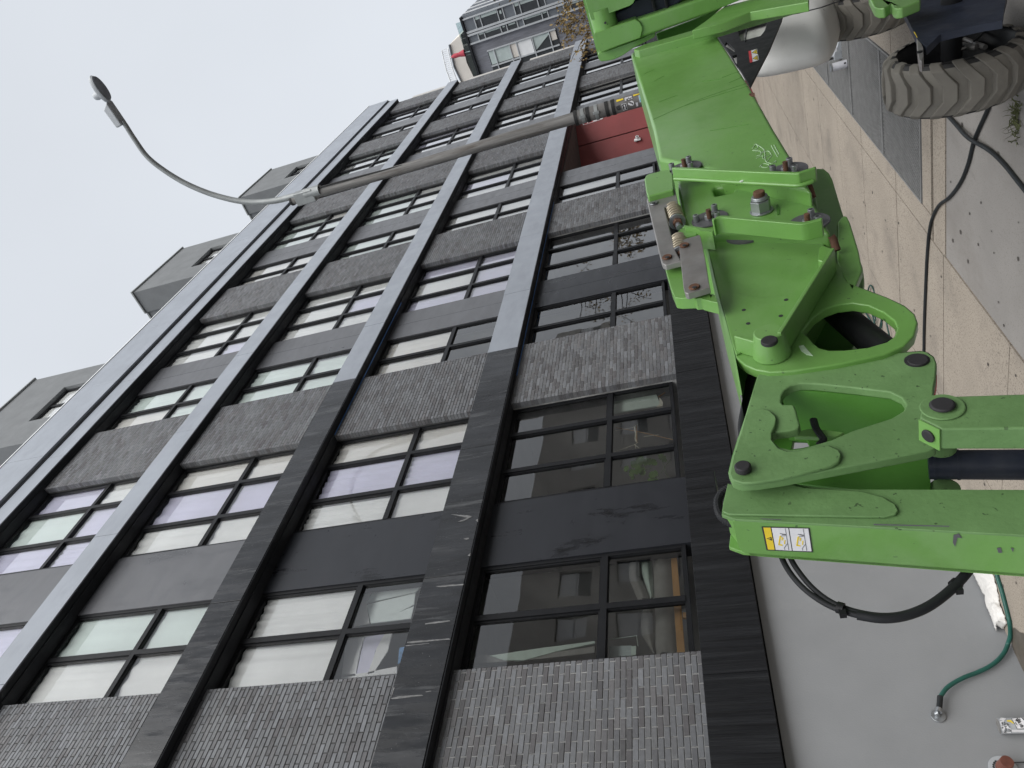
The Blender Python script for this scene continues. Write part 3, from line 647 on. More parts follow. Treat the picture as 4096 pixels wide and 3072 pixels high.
vs = lay(0.55, 0.045) + lay(0.9, 0.03) + lay(1, 0.0) + lay(0.96, -0.04) + lay(0.6, -0.07)
fs = [tuple(range(n)), tuple(range(4 * n, 5 * n))] + [(r * n + i, r * n + (i + 1) % n, (r + 1) * n + (i + 1) % n, (r + 1) * n + i) for r in range(4) for i in range(n)]
pan.add(vs, fs); pan.obj('lamp_pan', K['lampgrey'], lp, smooth=40)
le = MB(); le.add([p + nrm * 0.052 for p in lay(0.85, 0)], [tuple(range(n))]); le.add([p + nrm * 0.048 for p in lay(0.85, 0)], [tuple(reversed(range(n)))]); le.obj('lamp_lens', K['lens'], lp)
pc = hp(ln + lo_ * 0.35, 0, -0.06)
MB().lathe(pc, -nrm, [(0, 0.07), (0.09, 0.075), (0.13, 0.06), (0.15, 0.0)], 14).obj('photocell', K['lampgrey'], lp, smooth=50)

# ================================================================ street tree with thin yellow leaves, mostly behind the lift
K['bark'] = mat('dark bark', (0.05, 0.042, 0.036), 0.3, 8, 0.9)
K['leaf'] = mat('dry yellow leaves', (0.25, 0.175, 0.065), 0.4, 3, 0.7)
tr = thing('street_tree', (21, 1.9, gz(21)), 'sparse street tree with drooping yellow brown leaves beside the green lift', 'tree')
TXX = 21.0; rt = random.Random(11)
MB().tube([(TXX, 1.9, gz(21)), (TXX + 0.05, 1.9, 1.8), (TXX - 0.03, 2.0, 3.6), (TXX, 2.05, 5.2)], [0.11, 0.09, 0.065, 0.03], 10).obj('trunk', K['bark'], tr, smooth=60)
cw = MB(); lf = MB()
ZT = W(2150, 0, 300 / 1778)
def leafat(p, s):
    d = Vector((rt.uniform(-1, 1), rt.uniform(-1, 1), rt.uniform(-1.6, -0.2))).normalized(); u = d.orthogonal().normalized(); u = (Matrix.Rotation(rt.uniform(0, 6.28), 3, d) @ u)
    q = p + d * s; m_ = p + d * s * 0.5
    lf.add([p, m_ + u * s * 0.22, q, m_ - u * s * 0.22], [(0, 1, 2, 3)])
twigs = [[(1240, 440), (1050, 440), (820, 465), (600, 470)], [(1240, 470), (1000, 500), (850, 570), (640, 600), (400, 540)], [(1120, 930), (1000, 1060), (950, 1200), (860, 1300), (790, 1470)], [(1140, 930), (1060, 1100), (1020, 1180)],
         [(1000, -60), (980, 80), (1000, 200), (1000, 380)], [(640, -60), (640, 120), (680, 230), (650, 330)], [(700, 230), (740, 330), (790, 450), (800, 600)], [(800, 680), (760, 780), (640, 950), (590, 1120)], [(600, 450), (620, 600), (640, 760)],
         [(1240, 660), (1130, 820), (900, 780)], [(500, 270), (520, 400), (510, 520)], [(960, 560), (1000, 680), (1060, 700)], [(1240, 800), (1150, 900), (1130, 940)], [(900, 700), (840, 820), (800, 900)], [(1260, 1160), (1280, 1260)], [(1060, 1180), (1080, 1300)], [(1000, 1380), (1060, 1460)], [(540, 690), (520, 800)], [(700, 620), (720, 720), (620, 770)], [(1150, 500), (1180, 640), (1120, 760)], [(690, 0), (740, 80), (700, 130)], [(1080, 0), (1060, 120), (1100, 200)]]
for ti, t_ in enumerate(twigs):
    pts = spline([onX(ZT(*p), TXX + rt.uniform(-0.35, 0.35)) + Vector((rt.uniform(-.05, .05), 0, 0)) for p in t_], 5)
    cw.tube(pts, 0.008, 5)
    dens = 1 if ti in (2, 3) else 3
    for i, p in enumerate(pts):
        for j in range(dens if i > 2 else 1):
            leafat(p + Vector((rt.gauss(0, 0.08), rt.gauss(0, 0.055), rt.gauss(0, 0.06))), rt.uniform(0.06, 0.14))
for i in range(16):                           # the part of the crown behind the lift arms
    a = Vector((TXX + rt.uniform(-0.8, 0.8), 1.6 + rt.uniform(-1.2, 0.25), rt.uniform(3.6, 6.0))); b_ = a + Vector((rt.uniform(-.4, .4), rt.uniform(-.3, .3), -rt.uniform(.2, .7)))
    cw.tube([Vector((TXX, 2.02, a.z - 0.3)), a, b_], [0.02, 0.012, 0.006], 5)
    for j in range(26): leafat(a.lerp(b_, rt.random()) + Vector((rt.gauss(0, .1), rt.gauss(0, .1), rt.gauss(0, .1))), rt.uniform(0.06, 0.13))
cw.obj('twigs', K['bark'], tr); stuff(lf.obj('crown', K['leaf'], tr))
# ================================================================ green articulated boom lift
K['green'] = mat('lime green paint', (0.15, 0.335, 0.074), 0.10, 3, 0.38, 0.10, 0.035, 70, fade=((0.195, 0.355, 0.125), 1.7, 0.48, 0.75, (1, 1, 2.0)), dirt=(0.115, 0.265, 0.055), dscale=2.5, dlo=0.5, dhi=0.8, coat=0.35, speck=(0.06, 0.13, 0.04), sscale=75, slo=0.71)
K['greenworn'] = mat('chalky green paint', (0.14, 0.265, 0.095), 0.14, 5, 0.6, 0.08, 0.05, 110, dirt=(0.195, 0.35, 0.135), dscale=7, dlo=0.52, dhi=0.78, speck=(0.05, 0.09, 0.035), sscale=95, slo=0.68, fade=((0.10, 0.20, 0.065), 3.2, 0.52, 0.78, (1.5, 1, 0.7)))
K['greendeep'] = mat('shaded and scratched green', (0.07, 0.21, 0.03), 0.12, 4, 0.5)  # darker copy of the green: interior shade put into the colour, also for scratches
K['steel'] = mat('bare worn steel', (0.30, 0.29, 0.28), 0.22, 9, 0.45, 0.12, 0.03, 40, metal=0.55, dirt=(0.2, 0.17, 0.15), dscale=5, dlo=0.55, dhi=0.85)
K['zinc'] = mat('zinc plated steel', (0.33, 0.345, 0.36), 0.12, 12, 0.34, 0.08, 0.01, 60, metal=0.7)
K['washer'] = mat('dark wear pad', (0.10, 0.10, 0.108), 0.1, 9, 0.55)
K['rust'] = mat('rusty steel', (0.115, 0.055, 0.032), 0.4, 30, 0.85, bump=0.08)
K['pinblack'] = mat('black pin cap', (0.035, 0.034, 0.036), 0.2, 20, 0.55, bump=0.03, spec=0.25)
K['hose'] = mat('black rubber hose', (0.016, 0.017, 0.019), 0.2, 10, 0.6, spec=0.25)
K['blacksteel'] = mat('black painted steel', (0.012, 0.0125, 0.014), 0.25, 6, 0.5, spec=0.25)
K['navy'] = mat('grimy navy painted steel', (0.022, 0.027, 0.042), 0.3, 5, 0.5, dirt=(0.05, 0.052, 0.06), dscale=4, dlo=0.55, dhi=0.8, spec=0.25)
K['hood'] = mat('white engine cover', (0.64, 0.635, 0.61), 0.05, 2, 0.4, dirt=(0.50, 0.49, 0.46), dscale=2, dlo=0.5, dhi=0.8, speck=(0.12, 0.11, 0.1), sscale=28, slo=0.735)
K['rubber'] = mat('dusty grey tyre rubber', (0.165, 0.153, 0.132), 0.16, 5, 0.85, 0.06, 0.06, 90, dirt=(0.22, 0.205, 0.178), dscale=3, dlo=0.5, dhi=0.75)
K['tyreside'] = mat('black tyre sidewall', (0.03, 0.029, 0.029), 0.2, 5, 0.75)
K['yellow'] = mat('yellow label print', (0.75, 0.56, 0.03), 0.05, 30, 0.5)
K['labelwhite'] = mat('white label print', (0.72, 0.72, 0.74), 0.05, 30, 0.5)
K['ink'] = mat('black label print', (0.03, 0.03, 0.032), 0.1, 30, 0.5)
K['redlabel'] = mat('red label print', (0.55, 0.03, 0.04), 0.1, 30, 0.5)
K['spring'] = mat('zinc yellow spring wire', (0.48, 0.42, 0.31), 0.1, 30, 0.4, metal=0.4)
K['chalk'] = mat('white chalk marks', (0.46, 0.62, 0.42), 0.2, 60, 0.9)
Z2, Z3, Z4 = W(2300, 0, 700 / 2212), W(2550, 550, 700 / 2212), W(2850, 950, 700 / 2212)
Z7 = W(2700, 1100, 400 / 1659); ZT2 = W(3400, 0, 696 / 2212)
lift = thing('boom_lift', (4.6, 0.95, gz(4.6)), 'lime green articulated boom lift with folded arms, white hood and grey lugged tyres', 'boom lift')
def PY(f, pts, Y): return [onY(f(*p), Y) for p in pts]
def plate(name, f, pts, Y, t, m='green', holes=(), bevel=0.003, r=0, parent=None):
    o = PY(f, pts, Y); o = rnd(o, r) if r else o
    b = MB(); b.prism(o, (0, t, 0), [PY(f, h, Y) for h in holes])
    return b.obj(name, K[m], parent or lift, bevel=bevel, smooth=40)
def disc(name, f, c, Y, r, h, m, n=24, parent=None, bevel=0.0, r2=None):   # round piece standing out of a side face towards the street
    p = onY(f(*c), Y); b = MB(); b.cyl(p, p + Vector((0, -h, 0)), r, n, r2)
    return b.obj(name, K[m], parent or lift, smooth=40, bevel=bevel, seg=1)
Ya, Ym, Yi = 0.800, 0.845, 0.875            # side faces of the three nested boom sections
YLK, YJ, YRD = 0.885, 0.93, 0.815           # link plates, jib side, tie bar
# outer section of the boom
plate('boom_section', Z2, [(700, 665), (1750, 372), (1930, 640), (2212, 1085), (2500, 1590), (3000, 2400), (1060, 2000), (985, 1640)], Ya, 0.27, bevel=0.014)
# middle section
plate('boom_section', Z3, [(500, 480), (2080, 560), (2290, 900), (2450, 1200), (640, 1180), (590, 1060), (512, 700)], Ym, 0.20, bevel=0.012,
      holes=[[(955, 650), (985, 622), (1195, 600), (1218, 640), (1190, 690), (1010, 728), (975, 720)]])
MB().prism(PY(Z3, [(920, 580), (1250, 580), (1250, 750), (920, 750)], Ym + 0.06), (0, 0.004, 0)).obj('slot_backing', K['blacksteel'], lift)
plate('slot', Z3, [(1752, 850), (1775, 846), (1800, 880), (1795, 970), (1765, 978), (1755, 900)], Ym - 0.0015, 0.002, 'greendeep', bevel=0)
# inner section with the knuckle: one plate each side, boxed at the top
T12 = T(1, 2)
nose = [(250, 30 - 180), (330, 420 - 330)]
out = [(100, -400), (150, -100), (190, 70), (232, 250), (290, 460), (320, 600), (345, 660), (400, 705), (470, 735), (560, 750), (700, 745), (1000, 702), (1300, 640), (1430, 585), (1500, 515), (1524, 430), (1505, 375), (1440, 320), (1330, 268), (1150, 200), (1070, 165), (1042, 120), (1045, 85), (1005, 40), (960, 10), (920, -60), (860, -400)]
hole = [(775, 490), (800, 455), (850, 392), (920, 345), (1000, 315), (1100, 303), (1200, 318), (1300, 365), (1368, 420), (1387, 468), (1370, 520), (1320, 555), (1200, 590), (1050, 607), (950, 608), (885, 592), (845, 560), (815, 522)]
plate('boom_head_plate', T12, out, Yi, 0.022, 'green', [hole], bevel=0.004)
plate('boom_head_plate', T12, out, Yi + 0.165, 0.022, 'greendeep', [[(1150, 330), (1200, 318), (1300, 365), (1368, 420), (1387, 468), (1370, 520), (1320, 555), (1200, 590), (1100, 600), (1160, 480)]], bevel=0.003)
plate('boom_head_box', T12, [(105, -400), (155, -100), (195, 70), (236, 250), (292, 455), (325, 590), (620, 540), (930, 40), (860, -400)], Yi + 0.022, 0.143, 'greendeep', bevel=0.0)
# strip along the upper edge of the head, seen as a pale rounded rim
b = MB()
rim = PY(T12, [(100, -400), (150, -100), (190, 70), (232, 250), (290, 460), (340, 650), (385, 900)], Yi)
rim2 = PY(T12, [(88, -400), (136, -100), (174, 70), (215, 250), (272, 460), (322, 640), (370, 900)], Yi + 0.012)
vs = rim + rim2 + [p + Vector((0, 0.17, 0)) for p in rim2]; n = len(rim)
b.add(vs, [(i, i + 1, n + i + 1, n + i) for i in range(n - 1)] + [(n + i, n + i + 1, 2 * n + i + 1, 2 * n + i) for i in range(n - 1)])
b.obj('boom_head_rim', K['green'], lift, smooth=70)
plate('doubler_plate', Z4, [(105, 775), (135, 715), (300, 690), (420, 725), (560, 752), (720, 752), (900, 735), (1010, 690), (1440, 240), (840, 1240), (300, 1480), (250, 1335)], Yi - 0.004, 0.004, 'green', bevel=0.0015)
for c in ((395, 917), (450, 1088), (930, 788), (863, 992)): disc('bolt_hole', Z4, c, Yi - 0.004, 0.0046, 0.0006, 'ink', 14)
# gusset standing out from the head, boss and pin
g0 = [Z4(1545, 130), Z4(868, 1205)]
b = MB(); gy = Yi - 0.06
A, B_ = onY(g0[0], gy), onY(g0[1], gy); th_ = Vector((0.004, 0, 0.007))
b.hexa([A, B_, B_ + th_, A + th_] + [p + Vector((0, 0.059, 0)) for p in (A, B_, B_ + th_, A + th_)]); b.obj('gusset', K['green'], lift, bevel=0.002)
bc = (718, 1345)
disc('pin_boss', Z4, (752, 1480), Yi, 0.037, 0.055, 'green', 28, bevel=0.003, r2=0.0285)
disc('pivot_pin', Z4, (722, 1338), Yi - 0.054, 0.0155, 0.009, 'pinblack', 24, bevel=0.002)
b = MB(); q = [onY(Z4(*p), Yi - 0.045) for p in ((262, 1240), (290, 1228), (560, 1290), (545, 1300))]
b.hexa([onY(Z4(262, 1245), Yi - 0.04), onY(Z4(300, 1225), Yi - 0.04), onY(Z4(590, 1290), Yi - 0.04), onY(Z4(560, 1330), Yi - 0.04)] + [onY(Z4(262, 1245), Yi - 0.04) + Vector((0, 0.04, 0)), onY(Z4(300, 1225), Yi - 0.04) + Vector((0, 0.04, 0)), onY(Z4(590, 1290), Yi - 0.04) + Vector((0, 0.04, 0)), onY(Z4(560, 1330), Yi - 0.04) + Vector((0, 0.04, 0))])
b.obj('lug', K['green'], lift, bevel=0.003)
plate('lug', Z4, [(1345, 130), (1390, 90), (1530, 140), (1460, 220), (1395, 300), (1330, 285)], Yi - 0.04, 0.038, 'green', bevel=0.004)
# cylinder seen through the loop of the head
MB().cyl(onY(T12(960, 330), Yi + 0.09), onY(T12(1330, 640), Yi + 0.06), 0.03, 20).obj('hydraulic_cylinder', K['blacksteel'], lift, smooth=40)
MB().cyl(onY(T12(1150, 430), Yi + 0.12), onY(T12(1400, 640), Yi + 0.09), 0.012, 14).obj('cylinder_rod', K['zinc'], lift, smooth=40)
# collars
def flange(front, yF, d, thick=Vector((0.012, 0, -0.004)), f=None):      # plate standing out of the boom face; its broad side looks back along the street
    F = PY(f or Z3, front, yF); b = MB(); D_ = Vector((0, d, 0)); n = len(F)
    vs = F + [p + D_ for p in F] + [p + thick for p in F] + [p + thick + D_ for p in F]; fs = []
    for i in range(n - 1): fs += [(i, i + 1, n + i + 1, n + i), (2 * n + i + 1, 2 * n + i, 3 * n + i, 3 * n + i + 1), (i + 1, i, 2 * n + i, 2 * n + i + 1), (n + i, n + i + 1, 3 * n + i + 1, 3 * n + i)]
    fs += [(0, n, 3 * n, 2 * n), (n - 1, 3 * n - 1, 4 * n - 1, 2 * n - 1)]; b.add(vs, fs); return b.obj('boom_collar', K['green'], lift, bevel=0.003, smooth=40)
def depth_to(pf, pb, yF, f=None):
    P = onY((f or Z3)(*pf), yF); return onX((f or Z3)(*pb), P.x).y - P.y
yF1, yF2 = Ya - 0.055, Ym - 0.065
d1 = depth_to((1200, 422), (1200, 592), yF1); d2 = depth_to((1560, 1052), (1560, 1265), yF2)
flange([(430, 390), (700, 400), (1400, 432), (1985, 456), (2040, 452), (2110, 428), (2250, 385)], yF1, d1)
MB().tube([p + Vector((-0.003, d1 - 0.006, 0)) for p in PY(Z3, [(440, 391), (700, 400), (1400, 432), (1985, 456), (2060, 450), (2200, 400)], yF1)], 0.0055, 8).obj('weld_bead', K['green'], lift, smooth=60)
flange([(938, 1188 - 150), (960, 1050), (985, 1028), (1040, 1012), (1100, 1012), (2030, 1094), (2090, 1094), (2160, 1082), (2330, 1040)], yF2, d2)
plate('collar_ear', Z3, [(85, 520), (105, 480), (150, 455), (290, 420), (430, 392), (445, 570), (450, 660), (130, 745), (110, 690)], Ya - 0.005, 0.06, 'green', bevel=0.004)
plate('collar_lip', Z3, [(590, 1110), (700, 1120), (960, 1165), (945, 1195), (790, 1180), (730, 1140), (600, 1130)], Ym - 0.03, 0.05, 'green', bevel=0.004)
T02 = T(0, 2)
ear = [(760, 1105), (830, 1105), (870, 1090), (915, 1092), (950, 1120), (970, 1160), (1030, 1360), (1100, 1560), (1140, 1659), (1165, 1720), (1176, 1800), (1172, 1900), (1150, 1990), (1050, 1900), (900, 1500)]
plate('boom_side_shield', T02, ear, Ym + 0.12, 0.02, 'green', bevel=0.004)
plate('boom_side_shield', T02, [(1000, 1440), (1040, 1395), (1065, 1400), (1085, 1440), (1140, 1620), (1165, 1750), (1100, 1900), (1000, 1700)], Ym + 0.03, 0.02, 'green', bevel=0.004)
for c0, c1 in (((2160, 640), (2215, 760)), ((2455, 1290), (2520, 1430))):
    a_, b_ = onY(Z3(*c0), Ym), onY(Z3(*c1), Ym + 0.02)
    MB().tube(spline([a_, a_.lerp(b_, 0.5) + Vector((0.01, -0.012, 0)), b_], 4), 0.009, 8).obj('pad_bracket', K['rust'], lift, smooth=60)
# wear pads with their screws
def hexnut(f, c, Y, r, h, m, name='nut'):
    p = onY(f(*c), Y); b = MB(); b.cyl(p, p + Vector((0, -h, 0)), r, 6); return b.obj(name, K[m], lift, bevel=0.0012, seg=1)
def pad(c, Y, k=1.0, bolts=((-125, 35), (60, -70), (85, 40)), st=(-10, -25)):
    f = Z3; p = onY(f(*c), Y)
    disc('wear_pad', f, c, Y, 0.0475 * k, 0.005, 'washer', 30, bevel=0.001)
    for dx, dy in bolts:
        q = onY(f(c[0] + dx, c[1] + dy), Y - 0.005); b = MB()
        b.cyl(q, q + Vector((0, -0.019, 0)), 0.0082, 16); b.obj('socket_screw', K['zinc'], lift, smooth=40, bevel=0.001, seg=1)
        b = MB(); b.cyl(q + Vector((0, -0.0186, 0)), q + Vector((0, -0.0194, 0)), 0.0045, 6); b.obj('screw_socket', K['ink'], lift)
    hexnut(f, (c[0] + st[0], c[1] + st[1] + 32), Y - 0.005, 0.0125, 0.013, 'zinc'); disc('stud', f, (c[0] + st[0] + 2, c[1] + st[1] + 20), Y - 0.012, 0.0066, 0.025, 'rust', 10)
pad((610, 395), Ya, 1.0, ((45, -80), (65, 0), (-170, 10)), (-15, -40)); pad((1905, 430), Ya, 1.05, ((20, -85), (85, 5), (-190, 10)), (-30, -30))
pad((915, 1040), Ym, 1.0, ((65, -110), (95, -10), (-165, 20)), (-5, -40)); pad((2170, 1085), Ym, 1.0, ((30, -90), (110, 0)), (-20, -20))
# big centre nut
p = (1570, 935)
disc('nut_washer', Z3, p, Ym, 0.0295, 0.005, 'zinc', 30, bevel=0.0015); hexnut(Z3, (1566, 918), Ym - 0.004, 0.0262, 0.030, 'zinc')
nq = onY(Z3(1566, 918), Ym - 0.004)
MB().cyl(nq + Vector((0, -0.031, 0)), nq + Vector((0, -0.040, 0)), 0.0222, 28, 0.0198).obj('nut_collar', K['zinc'], lift, smooth=40, bevel=0.002)
MB().cyl(nq + Vector((0, -0.039, 0)), nq + Vector((0, -0.053, 0)), 0.0145, 20).obj('stud', K['rust'], lift, smooth=40, bevel=0.003)
disc('wear_pad', Z3, (1390, 1215), Yi, 0.058, 0.006, 'washer', 30)
# sprung latches on top of the boom
def latch(pts, holes_, name='latch_plate'): return plate(name, Z3, pts, Ya + 0.012, 0.016, 'steel', bevel=0.003)
latch([(115, 790), (125, 760), (165, 738), (465, 645), (485, 700), (512, 830), (345, 880), (352, 930), (470, 1400), (505, 1470), (555, 1560), (350, 1612), (310, 1590), (290, 1540)], None)
latch([(520, 1345), (535, 1310), (570, 1290), (785, 1228), (800, 1262), (860, 1560), (905, 1850), (916, 1890), (640, 1970), (600, 1960), (582, 1900), (530, 1420)], None)
plate('latch_tab', Z3, [(508, 1190), (540, 1150), (590, 1135), (740, 1158), (755, 1225), (535, 1300)], Ya + 0.03, 0.03, 'green', bevel=0.003)
plate('latch_tab', Z3, [(335, 1600), (560, 1565), (600, 1950), (640, 1985), (700, 1950), (730, 2020), (540, 2030), (470, 2020), (420, 1900)], Ya + 0.04, 0.03, 'green', bevel=0.003)
plate('latch_tab', Z7, [(285, 285), (570, 240), (590, 320), (660, 330), (712, 462), (600, 440), (450, 400), (430, 385), (345, 395), (310, 370)], Ya + 0.035, 0.03, 'green', bevel=0.003)
def helix(a, b_, r, w, turns):
    ax_ = (b_ - a); L_ = ax_.length; ax_ = ax_.normalized(); u = ax_.orthogonal().normalized(); v = ax_.cross(u); pts = []
    for i in range(turns * 14 + 1):
        t = i / (turns * 14); an = 6.283 * turns * t; pts.append(a + ax_ * L_ * t + (u * math.cos(an) + v * math.sin(an)) * r)
    return MB().tube(pts, w, 6)
for a_, b_ in (((445, 905), (500, 1060)), ((520, 1300), (545, 1470))):
    A, B_ = onY(Z3(*a_), Ya + 0.03), onY(Z3(*b_), Ya + 0.03)
    helix(A, B_, 0.020, 0.0036, 6).obj('spring', K['spring'], lift, smooth=60)
    MB().cyl(B_, B_ + (B_ - A).normalized() * 0.006, 0.022, 20).obj('spring_cup', K['zinc'], lift, smooth=40)
    e_ = (B_ - A).normalized(); MB().cyl(B_ + e_ * 0.006, B_ + e_ * 0.022, 0.013, 6).obj('spring_nut', K['rust'], lift)
    MB().cyl(A - e_ * 0.01, B_ + e_ * 0.045, 0.008, 10).obj('spring_rod', K['zinc'], lift, smooth=40)
MB().prism(PY(Z3, [(345, 870), (500, 830), (620, 1430), (490, 1450), (360, 960)], Ya + 0.055), (0, 0.01, 0)).obj('latch_backing', K['blacksteel'], lift)
for c, m in (((207, 838), 'zinc'), ((375, 1522), 'rust'), ((592, 1372), 'rust')):
    disc('latch_screw', Z3, c, Ya + 0.012, 0.0126, 0.005, m, 20, bevel=0.002); disc('screw_socket', Z3, (c[0], c[1] - 6), Ya + 0.0062, 0.005, 0.0018, 'ink', 6)
disc('latch_screw', Z7, (322, 212), Ya + 0.012, 0.0126, 0.005, 'rust', 20, bevel=0.002); disc('screw_socket', Z7, (322, 208), Ya + 0.0062, 0.005, 0.0018, 'ink', 6)
# link between head and jib
lo = [(484, 765), (560, 752), (640, 748), (1000, 705), (1300, 652), (1400, 622), (1540, 612), (1592, 624), (1630, 652), (1646, 695), (1640, 790), (1628, 850), (1625, 930), (1640, 1080), (1640, 1240), (1590, 1262), (1200, 1338), (900, 1396), (640, 1447), (460, 1474), (380, 1478), (318, 1458), (294, 1400), (320, 1290), (370, 1130), (410, 1010), (445, 890)]
lh = [(636, 945), (640, 905), (660, 868), (700, 840), (760, 824), (850, 825), (1100, 850), (1340, 878), (1415, 915), (1447, 963), (1428, 1003), (1350, 1050), (1100, 1130), (960, 1190), (850, 1222), (780, 1242), (700, 1252), (630, 1236), (590, 1200), (580, 1162), (602, 1140), (690, 1132), (750, 1116), (760, 1092), (735, 1000), (720, 962), (650, 960)]
plate('link_plate', T12, lo, YLK, 0.018, 'greenworn', [lh], bevel=0.0035)
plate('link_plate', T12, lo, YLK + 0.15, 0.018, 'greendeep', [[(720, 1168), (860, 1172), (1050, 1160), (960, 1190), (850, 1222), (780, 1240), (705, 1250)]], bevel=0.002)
plate('jib_lug', T12, [(600, 1440), (900, 1395), (1200, 1335), (1605, 1250), (1605, 1520), (1160, 1518), (640, 1460)], YJ + 0.076, 0.006, 'greendeep', bevel=0)
plate('doubler_plate', T12, [(412, 1022), (470, 993), (520, 984), (565, 998), (598, 1030), (606, 1065), (596, 1110), (578, 1150), (580, 1195), (615, 1238), (680, 1262), (760, 1256), (850, 1232), (950, 1222), (1005, 1248), (1028, 1290), (1010, 1332), (960, 1360), (640, 1440), (460, 1468), (385, 1470), (325, 1450), (302, 1400), (325, 1295), (375, 1135)], YLK - 0.007, 0.007, 'greenworn', bevel=0.003)
# filler inside the link: cross web and hoses
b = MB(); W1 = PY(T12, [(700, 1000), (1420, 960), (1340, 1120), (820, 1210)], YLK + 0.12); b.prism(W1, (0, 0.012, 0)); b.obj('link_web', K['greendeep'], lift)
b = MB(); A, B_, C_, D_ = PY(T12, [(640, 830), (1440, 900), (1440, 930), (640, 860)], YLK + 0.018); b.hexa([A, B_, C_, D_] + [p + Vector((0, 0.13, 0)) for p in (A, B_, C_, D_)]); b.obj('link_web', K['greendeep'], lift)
plate('inner_lug', T12, [(720, 1165), (760, 1130), (840, 1115), (1050, 1140), (1000, 1165), (860, 1172)], YLK + 0.06, 0.01, 'green', bevel=0.002)
for o_ in (0, 14): MB().tube(spline(PY(T12, [(840 + o_, 1060), (855 + o_, 1110), (880 + o_, 1150), (905 + o_, 1190), (880, 1220)], YLK + 0.05), 5), 0.005, 8).obj('hydraulic_hose', K['hose'], lift, smooth=60)
MB().tube(spline(PY(T12, [(490, 700), (440, 800), (420, 900), (400, 1000), (385, 1100), (395, 1200)], YLK + 0.09), 6), 0.0085, 10).obj('hydraulic_hose', K['hose'], lift, smooth=60)
disc('pivot_pin', T12, (394, 1392), YLK - 0.007, 0.0135, 0.014, 'pinblack', 24, bevel=0.003)
disc('pin_recess', T12, (1517, 677), YLK, 0.0205, 0.0012, 'ink', 28); disc('pivot_pin', T12, (1524, 684), YLK, 0.0168, 0.005, 'pinblack', 24, bevel=0.002)
plate('red_tag', T12, [(1638, 772), (1647, 768), (1645, 800), (1633, 888), (1627, 888)], YLK + 0.06, 0.02, 'redlabel', bevel=0)
# jib: open channel with a web towards the camera
YJ2 = YJ + 0.080
j1 = PY(T12, [(292, 1472), (330, 1482), (420, 1480), (640, 1450), (760, 1480), (900, 1500), (1160, 1511), (2211, 1513), (3300, 1515)], YJ)
e1, e2 = onY(T(2, 2)(345, 48), YJ), onY(T(2, 2)(2211, 150), YJ); e3 = e1 + (e2 - e1) * 1.58
corner = onY(T12(252, 1675), YJ); corner2 = onY(T12(262, 1600), YJ)
sidep = j1 + [e3, e2, e1, corner, corner2]
b = MB(); b.prism(sidep, (0, 0.008, 0)); b.obj('jib_side_plate', K['greenworn'], lift, bevel=0.002, smooth=40)
b = MB(); b.prism([p + Vector((0, YJ2 - YJ, 0)) for p in sidep], (0, 0.008, 0)); b.obj('jib_side_plate', K['green'], lift, bevel=0.002, smooth=40)
b = MB(); t_ = Vector((0.008, 0, 0)); u0 = e1 + (e1 - e2) * 0.015
web = rnd([e3 + Vector((0, 0.004, 0)), u0 + Vector((0, 0.004, 0)), u0 + Vector((0, YJ2 - YJ + 0.008, 0)), e3 + Vector((0, YJ2 - YJ + 0.008, 0))], [0, 0.004, 0.03, 0], 5)
b.prism(web, t_); b.obj('jib_web', K['green'], lift, bevel=0.003, smooth=40)
b = MB(); dv = (e2 - e1)
lipc = [corner2, corner, e1, e1 + dv * 0.02]
b.prism([corner2 + Vector((0.004, 0.006, 0)), e1 + Vector((0.004, 0.006, 0)), e1 + Vector((0.004, YJ2 - YJ, 0)), corner2 + Vector((0.004, YJ2 - YJ, 0))], Vector((0.006, 0, -0.004))); b.obj('jib_end_cap', K['green'], lift, bevel=0.002)
plate('doubler_plate', T12, [(300, 1500), (640, 1462), (800, 1500), (1160, 1522), (1300, 1560), (1370, 1600), (1395, 1650), (1380, 1672), (1300, 1690), (300, 1672), (262, 1655), (270, 1600)], YJ - 0.005, 0.005, 'greenworn', bevel=0.002)
# tie bar beside the jib, hydraulic cylinder inside it
o = PY(T12, [(1553, 960), (1600, 918), (1750, 905), (2211, 890), (3300, 855), (3300, 1112), (2211, 1114), (1675, 1120), (1536, 1050)], YRD)
b = MB(); b.prism(o, (0, 0.041, 0)); b.obj('tie_bar', K['greenworn'], lift, bevel=0.004, smooth=40)
F1, F2 = PY(T12, [(1537, 1054), (1673, 1121)], YRD); nn = (F2 - F1).cross(Vector((0, 1, 0))).normalized()
if nn.x > 0: nn = -nn
MB().prism([F1 + nn * 0.001, F2 + nn * 0.001, F2 + nn * 0.001 + Vector((0, 0.041, 0)), F1 + nn * 0.001 + Vector((0, 0.041, 0))], nn * 0.002).obj('tie_bar_end', K['green'], lift)
pm = (F1 + F2) * 0.5 + Vector((0, 0.021, 0)) + nn * 0.003
MB().cyl(pm, pm + nn * 0.004, 0.0108, 24).obj('pivot_pin', K['pinblack'], lift, smooth=40, bevel=0.002)
disc('pin_ring', T12, (1682, 985), YRD, 0.0305, 0.004, 'greenworn', 32, bevel=0.002); disc('pivot_pin', T12, (1682, 978), YRD - 0.004, 0.0178, 0.008, 'pinblack', 28, bevel=0.004)
ca, cb = onY(T12(1592, 1352), YJ + 0.045), onY(T12(3300, 1352), YJ + 0.045)
MB().cyl(ca, cb, 0.0245, 28).obj('hydraulic_cylinder', K['navy'], lift, smooth=40)
for s_ in (0.02, 0.12): MB().cyl(ca + (cb - ca) * s_, ca + (cb - ca) * (s_ + 0.012), 0.0255, 28).obj('cylinder_ring', K['navy'], lift, smooth=40)
pcn = ca + (cb - ca) * 0.052
MB().cyl(Vector((pcn.x, YJ - 0.012, pcn.z)), Vector((pcn.x, YJ + 0.008, pcn.z)), 0.0235, 24).obj('cylinder_boss', K['greenworn'], lift, smooth=40)
